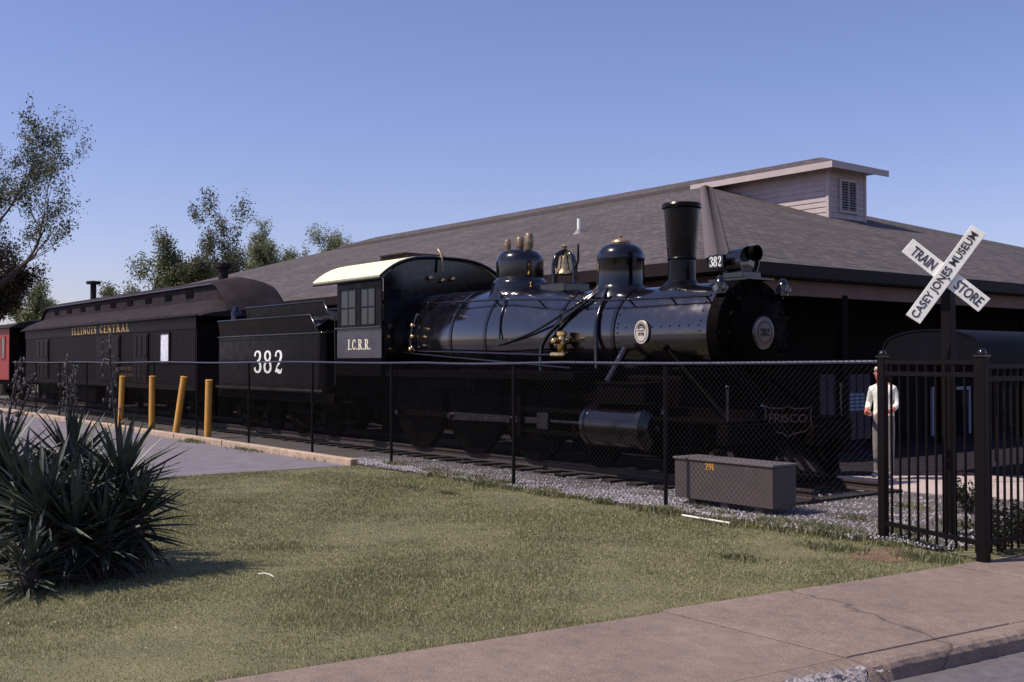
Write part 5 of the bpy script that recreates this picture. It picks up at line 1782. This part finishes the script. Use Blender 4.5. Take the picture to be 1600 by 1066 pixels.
# dry straw tone on a share of the blades
nt = gm.node_tree
b_ = nt.nodes['Principled BSDF']
old = b_.inputs['Base Color'].links[0].from_socket
ge = nt.nodes.new('ShaderNodeNewGeometry')
m1 = nt.nodes.new('ShaderNodeMath')
m1.operation = 'MULTIPLY'
m1.inputs[1].default_value = 37.7
m2 = nt.nodes.new('ShaderNodeMath')
m2.operation = 'FRACT'
m3 = nt.nodes.new('ShaderNodeMath')
m3.operation = 'GREATER_THAN'
m3.inputs[1].default_value = 0.78
nt.links.new(ge.outputs['Random Per Island'], m1.inputs[0])
nt.links.new(m1.outputs[0], m2.inputs[0])
nt.links.new(m2.outputs[0], m3.inputs[0])
mx = nt.nodes.new('ShaderNodeMix')
mx.data_type = 'RGBA'
mx.inputs[7].default_value = (0.46, 0.38, 0.23, 1)
nt.links.new(m3.outputs[0], mx.inputs[0])
nt.links.new(old, mx.inputs[6])
nt.links.new(mx.outputs[2], b_.inputs['Base Color'])
v_, fl, st_, tt_ = blades(2500000, lawn_sampler, .014, .034, .0028, .0055, 5)
tag(place('grass', npmesh('grass', v_, fl, st_, tt_), gm), 'short olive lawn grass with dry blades', 'grass', kind='stuff')


lit_r = np.random.default_rng(77)
lx_ = lit_r.uniform(-17, -6.3, 700)
ly_ = lit_r.uniform(-3, 9.7, 700)
lv_, lf_ = [], []
for i in range(700):
    if lx_[i] > -6.0 + SKEW * (ly_[i] - 5): continue
    a_ = lit_r.uniform(0, 6.28)
    s_ = lit_r.uniform(.006, .020)
    z_ = float(lawn_h(lx_[i], ly_[i])) + .022
    c_, d_ = math.cos(a_) * s_, math.sin(a_) * s_
    n0 = len(lv_)
    lv_ += [(lx_[i] - c_, ly_[i] - d_, z_), (lx_[i] - d_ * .5, ly_[i] + c_ * .5, z_ + .008), (lx_[i] + c_, ly_[i] + d_, z_ + .003), (lx_[i] + d_ * .5, ly_[i] - c_ * .5, z_ + .009)]
    lf_.append((n0, n0 + 1, n0 + 2, n0 + 3))
tag(MB().add(lv_, lf_).build('leaf_litter', mat('dry_leaf', (0.34, 0.27, 0.17), 0.8, island=.6)), 'scattered dry leaf bits on the lawn', 'leaf litter', kind='stuff')


def weed_sampler(r, n):
    out = []
    cl = []
    for i in range(46):
        uu = r.uniform(-17, -6.2)
        cl.append((uu, fence_pt(min(uu, -6.81)) + r.normal(0, .12) - .05, r.uniform(.12, .30), r.uniform(.8, 2.2)))
    for (px, py, s_, h_) in ((1270, 830, .45, 2.2), (1310, 838, .35, 2.4), (1340, 820, .25, 2.2), (1405, 838, .3, 2.6), (1195, 822, .3, 2.0), (1130, 818, .3, 1.6), (1450, 874, .3, 1.3), (1300, 858, .3, 1.2), (1505, 830, .25, 2.6), (1420, 800, .3, 2.0)):
        q = G(px, py)
        cl.append((q.x, q.y, s_, h_))
    for (px, py) in ((640, 765), (700, 772), (780, 830), (1150, 873)):
        q = G(px, py)
        cl.append((q.x, q.y, r.uniform(.10, .24), r.uniform(.7, 1.15)))
    for i in range(16):
        uu = r.uniform(-46, -18)
        cl.append((uu, 10.02 + r.normal(0, .06), r.uniform(.2, .6), r.uniform(.7, 1.6)))
    for (a, b, s_, h_) in cl:
        m = int(n * s_ / 14)
        out.append(np.stack([a + r.normal(0, s_ * .6, m), b + r.normal(0, s_ * .35, m), np.full(m, .01), h_ * r.uniform(.5, 1.1, m)], -1))
    q = np.concatenate(out)
    return q[(q[:, 0] < -5.6)]


v_, fl, st_, tt_ = blades(30000, weed_sampler, .028, .062, .006, .012, 8, .7)
wm = mat('weed_blade', (0.19, 0.175, 0.080), 0.6, c2=(0.13, 0.142, 0.065), vscale=2, island=0.4, trans=0.25)
tag(place('weeds', npmesh('weeds', v_, fl, st_, tt_), wm), 'taller weeds and tufts along the fence foot', 'weeds', kind='stuff')


# ---- leafy crowns
def leaf_cloud(centers, per, sig, size, seed, flat=1.0):
    if size > .1: per, size, sig = int(per * 3.0), size * .66, sig * .85
    r = np.random.default_rng(seed)
    c = np.repeat(np.asarray(centers, float), per, 0)
    n = len(c)
    p = c + r.normal(0, 1, (n, 3)) * sig * np.array([1, 1, flat])
    s = r.uniform(.55, 1.25, (n, 1)) * size
    a = r.normal(0, 1, (n, 3))
    a /= np.linalg.norm(a, axis=1, keepdims=True)
    t = r.normal(0, 1, (n, 3))
    b = np.cross(a, t)
    b /= np.linalg.norm(b, axis=1, keepdims=True)
    v = np.stack([p - a * s, p + b * s * .5 - a * s * .1, p + a * s, p - b * s * .5 - a * s * .1], 1).reshape(-1, 3)
    F = np.arange(n * 4).reshape(n, 4)
    return v, F


def leafmat(name, c, c2): return mat(name, c, 0.55, c2=c2, vscale=.55, island=0.35, trans=0.3, spec=0.3)


LM = [leafmat('tree_leaf_dark', (0.135, 0.138, 0.068), (0.060, 0.064, 0.034)), leafmat('tree_leaf_mid', (0.205, 0.215, 0.105), (0.105, 0.115, 0.058)), leafmat('tree_leaf_pale', (0.255, 0.265, 0.150), (0.150, 0.162, 0.090)),
      leafmat('tree_leaf_brown', (0.075, 0.050, 0.030), (0.035, 0.025, 0.018))]


def tree(name, label, base, height, seed, lm, spread=.42, tr=.25, levels=4, per=16, sig=.45, lsize=.16, lean=(0, 0), first=.3, group='trees behind the train and building', trunk_steps=6, up=.25, kids=(2, 3)):
    r = random.Random(seed)
    e_ = empty(name, base)
    tag(e_, label, 'tree', group)
    mb = MB()
    tips = []

    def grow(p, d, L, rad, lev):
        n = 4
        pts, rr0 = [p], [rad]
        q = p.copy()
        dd_ = d.copy()
        for i in range(n):
            dd_ = (dd_ + Vector((r.gauss(0, .14), r.gauss(0, .14), r.gauss(.03, .08)))).normalized()
            q = q + dd_ * (L / n)
            pts.append(q.copy())
            rr0.append(rad * (1 - .45 * (i + 1) / n))
        mb.tube(pts, rr0, 6 if lev > 1 else 10, False)
        if lev >= levels - 1:
            for x_ in pts[1:]: tips.append(x_)
        if lev < levels:
            for k in range(r.randint(*kids) + (1 if lev == 0 else 0)):
                f = r.uniform(.45, 1.0) if k else 1.0
                i0 = min(int(f * n), n)
                az = r.uniform(0, 6.283)
                side = Vector((math.cos(az), math.sin(az), r.uniform(-.05, .35)))
                nd = (dd_ * (.75 if k == 0 else .45) + side * spread * (1.6 if k else .7) + Vector((0, 0, up))).normalized()
                grow(pts[i0], nd, L * r.uniform(.60, .80), rr0[i0] * r.uniform(.55, .75), lev + 1)

    b0 = Vector((base[0], base[1], base[2] - .1))
    d0 = Vector((lean[0], lean[1], 1)).normalized()
    grow(b0, d0, height * first, tr, 0)
    top = max(t_.z for t_ in tips)
    sc_ = height / max(top - base[2] + sig, .1)
    mb.v = [tuple(Vector(base) + (Vector(q) - Vector(base)) * sc_) for q in mb.v]
    tips = [tuple(Vector(base) + (t_ - Vector(base)) * sc_) for t_ in tips]
    mb.build('trunk', M_['bark'], e_, 60)
    v, F = leaf_cloud(tips, per, sig, lsize, seed + 1)
    o = place('crown', tris('crown', v, F), lm, e_)
    return e_


# large tree at the left edge, its neighbours and those behind the building
tree('broadleaf_tree', 'tall dark sparse tree leaning in at the left edge', tuple(D(-105, 62)), 17.6, 21, LM[0], .44, .50, 6, 4, .26, .13, (.14, .05), .30, up=.30)
tree('broadleaf_tree', 'brownish dense lower tree under the tall one at left edge', tuple(D(6, 66)), 10.2, 35, LM[3], .36, .3, 6, 7, .36, .14, (0, 0), .3, up=.28)
tree('broadleaf_tree', 'small pale green tree just right of the left edge tree', tuple(D(84, 75)), 7.6, 38, LM[2], .28, .16, 5, 9, .26, .13, (.0, 0), .35, up=.30)
tree('broadleaf_tree', 'round green tree left of the tallest one behind the car roof', tuple(D(243, 92)), 13.4, 41, LM[1], .38, .3, 6, 5, .36, .17, (0, 0), .26, up=.22)
tree('broadleaf_tree', 'tallest open-crowned tree rising behind the car roof vent', tuple(D(336, 88)), 15.8, 47, LM[0], .34, .34, 6, 4, .30, .16, (0, 0), .38, up=.34)
tree('broadleaf_tree', 'slim pale tree right of the tallest one behind the roof', tuple(D(394, 104)), 15.8, 52, LM[2], .20, .25, 6, 5, .30, .16, (.0, .0), .40, up=.50)
tree('broadleaf_tree', 'small thin tree peeking over the roof slope at mid left', tuple(D(440, 112)), 14.2, 57, LM[1], .18, .2, 5, 9, .30, .16, (0, 0), .45, up=.45)
tree('broadleaf_tree', 'rounded pale tree top just above the long roof', tuple(D(516, 118)), 17.0, 64, LM[2], .36, .25, 6, 6, .40, .18, (0, 0), .44, up=.18)
tree('broadleaf_tree', 'low bushy tree showing over the baggage car roof', tuple(D(188, 84)), 8.0, 66, LM[1], .30, .2, 5, 9, .32, .15, (0, 0), .3, up=.2)

# house behind with a hip roof
hc = D(345, 97)
hs_ = empty('house', hc)
tag(hs_, 'small hip-roofed house far behind the baggage car', 'house')
ww = 6.0
MB().box(hc.x - ww, hc.x + ww, hc.y - ww, hc.y + ww, 0, 5.9).build('wall', M_['housewall'], hs_)
build_roof('roof', [[(hc.x - 6.6, hc.y - 6.6, 5.7), (hc.x + 6.6, hc.y - 6.6, 5.7), (hc.x + 1.5, hc.y, 10.0), (hc.x - 1.5, hc.y, 10.0)], [(hc.x + 6.6, hc.y - 6.6, 5.7), (hc.x + 6.6, hc.y + 6.6, 5.7), (hc.x + 1.5, hc.y, 10.0)],
                    [(hc.x + 6.6, hc.y + 6.6, 5.7), (hc.x - 6.6, hc.y + 6.6, 5.7), (hc.x - 1.5, hc.y, 10.0), (hc.x + 1.5, hc.y, 10.0)], [(hc.x - 6.6, hc.y + 6.6, 5.7), (hc.x - 6.6, hc.y - 6.6, 5.7), (hc.x - 1.5, hc.y, 10.0)]], hs_)

# shrubs behind the picket fence at the right edge
sm = leafmat('shrub_leaf', (0.050, 0.055, 0.030), (0.022, 0.024, 0.015))
for i, (px, d_, h_, lab) in enumerate(((1562, 10.9, .44, 'low dark shrub behind the picket fence, nearest the corner post'), (1604, 11.0, .42, 'low dark shrub behind the picket fence at the right edge'), (1510, 13.4, .40, 'small weedy shrub on the gravel behind the gate'))):
    p = D(px, d_)
    e_ = empty('shrub', p)
    tag(e_, lab, 'shrub', 'shrubs behind the iron fence')
    r = random.Random(90 + i)
    mb = MB()
    tips = []
    for k in range(16):
        a = r.uniform(0, 6.28)
        t_ = p + Vector((math.cos(a) * r.uniform(.05, .34), math.sin(a) * r.uniform(.05, .34), h_ * r.uniform(.45, 1)))
        mb.tube([p, p.lerp(t_, .5) + Vector((0, 0, .05)), t_], [.010, .008, .004], 5, False)
        tips += [t_, p.lerp(t_, .7)]
    mb.build('stems', M_['bark'], e_)
    v, F = leaf_cloud([tuple(t_) for t_ in tips], 26, .06, .028, 300 + i)
    place('foliage', tris('foliage', v, F), sm, e_)


# ---- yuccas
def leaf_mesh(droop, width, name, mtl):
    n = 7
    v, f = [], []
    for i in range(n + 1):
        t_ = i / n
        w = width * (math.sin(math.pi * min(1, (t_ * .85 + .12))) ** .7) * (1 - t_ ** 5)
        x_ = t_
        z_ = -droop * t_ ** 2.2
        v += [(x_, -w / 2, z_ + w * .22), (x_, 0, z_), (x_, w / 2, z_ + w * .22)]
    for i in range(n):
        a = i * 3
        f += [(a, a + 3, a + 4, a + 1), (a + 1, a + 4, a + 5, a + 2)]
    me = bpy.data.meshes.new(name)
    me.from_pydata(v, [], f)
    me.materials.append(mtl)
    me.polygons.foreach_set('use_smooth', [True] * len(me.polygons))
    return me


ym = [leaf_mesh(0.0, .085, 'leaf', M_['leafyucca']), leaf_mesh(.06, .080, 'leaf', M_['leafyucca']), leaf_mesh(.14, .080, 'leaf', M_['leafyucca']), leaf_mesh(.35, .06, 'dead_leaf', M_['deadleaf'])]


def yucca(label, px, d_, zh, n, L, seed, stalks=()):
    p = D(px, d_)
    e_ = empty('yucca', p)
    tag(e_, label, 'yucca', 'yuccas on the lawn at left')
    r = random.Random(seed)
    MB().tube([p, p + Vector((.01, .0, zh * .5)), p + Vector((0, 0, zh))], [.085, .08, .07], 8).build('trunk', M_['deadleaf'], e_, 60)
    for i in range(n):
        t_ = (i + .5) / n
        el = R(80 - 118 * t_ ** .72 + r.uniform(-12, 12))
        az = i * 2.39996 + r.uniform(-.2, .2)
        dead = el < R(-18)
        dr_ = Vector((math.cos(az) * math.cos(el), math.sin(az) * math.cos(el), math.sin(el)))
        sd_ = Vector((-math.sin(az), math.cos(az), 0))
        nz_ = dr_.cross(sd_)
        ln_ = L * r.uniform(.72, 1.12) * (.8 if dead else 1)
        org = p + Vector((0, 0, zh - .04 - .22 * t_)) + dr_ * .05
        Mx = Matrix(((dr_.x, sd_.x, nz_.x, org.x), (dr_.y, sd_.y, nz_.y, org.y), (dr_.z, sd_.z, nz_.z, org.z), (0, 0, 0, 1))) @ Matrix.Rotation(r.uniform(-.5, .5), 4, 'X') @ Matrix.Scale(ln_, 4)
        me_ = ym[3] if dead else ym[r.choice((0, 0, 1, 1, 2))]
        inst('dead_leaf' if dead else 'leaf', me_, Mx, e_)
    for (dx, h_, ln_) in stalks:
        b0 = p + Vector((0, 0, zh))
        t0_ = b0 + CR * dx + Vector((0, 0, h_))
        mid = b0.lerp(t0_, .5) + CR * r.uniform(-.02, .02)
        mb = MB().tube([b0, mid, t0_], [.016, .012, .006], 6)
        s_ = mb.build('flower_stalk', M_['stalk'], e_, 60)
        pm = MB()
        for k in range(26):
            f = .45 + .55 * k / 26
            q = b0.lerp(t0_, f)
            a = r.uniform(0, 6.28)
            tip = q + Vector((math.cos(a), math.sin(a), r.uniform(.2, .9))) * r.uniform(.05, .13) * (1.15 - f * .6)
            pm.tube([q, tip], [.005, .003], 4, False)
            pm.tube([tip, tip + Vector((0, 0, -.02)), tip + Vector((r.uniform(-.01, .01), 0, -.045))], [.006, .011, .004], 5)
        pm.build('dry_pods', M_['pod'], s_)
    return e_


yucca('yucca at the right end of the clump, nearest the lawn', 190, 9.9, .88, 150, .62, 1, ((-.13, 1.28, 0),))
yucca('yucca behind the middle of the clump with two dry stalks', 112, 10.5, .95, 150, .60, 2, ((-.05, 1.0, 0), (.02, .92, 0)))
yucca('big yucca at the front of the clump', 74, 9.4, .66, 160, .64, 3)
yucca('yucca cut by the left edge of the picture', 2, 10.0, .95, 150, .62, 4, ((.18, 1.0, 0), (.32, .85, 0)))
yucca('low young yucca at the foot of the clump', 48, 9.0, .26, 120, .46, 5)
yucca('squat yucca low at the right front of the clump', 165, 9.5, .46, 140, .54, 6)
yucca('tilted bushy yucca in the middle of the clump', 140, 9.9, .70, 140, .58, 9)
yucca('yucca half hidden at the left rear of the clump', 38, 9.8, .74, 140, .60, 12)
yucca('yucca low in the dark middle of the clump', 118, 9.4, .50, 140, .58, 13)
yucca('small yucca at the outer right foot of the clump', 214, 9.75, .58, 130, .52, 14)
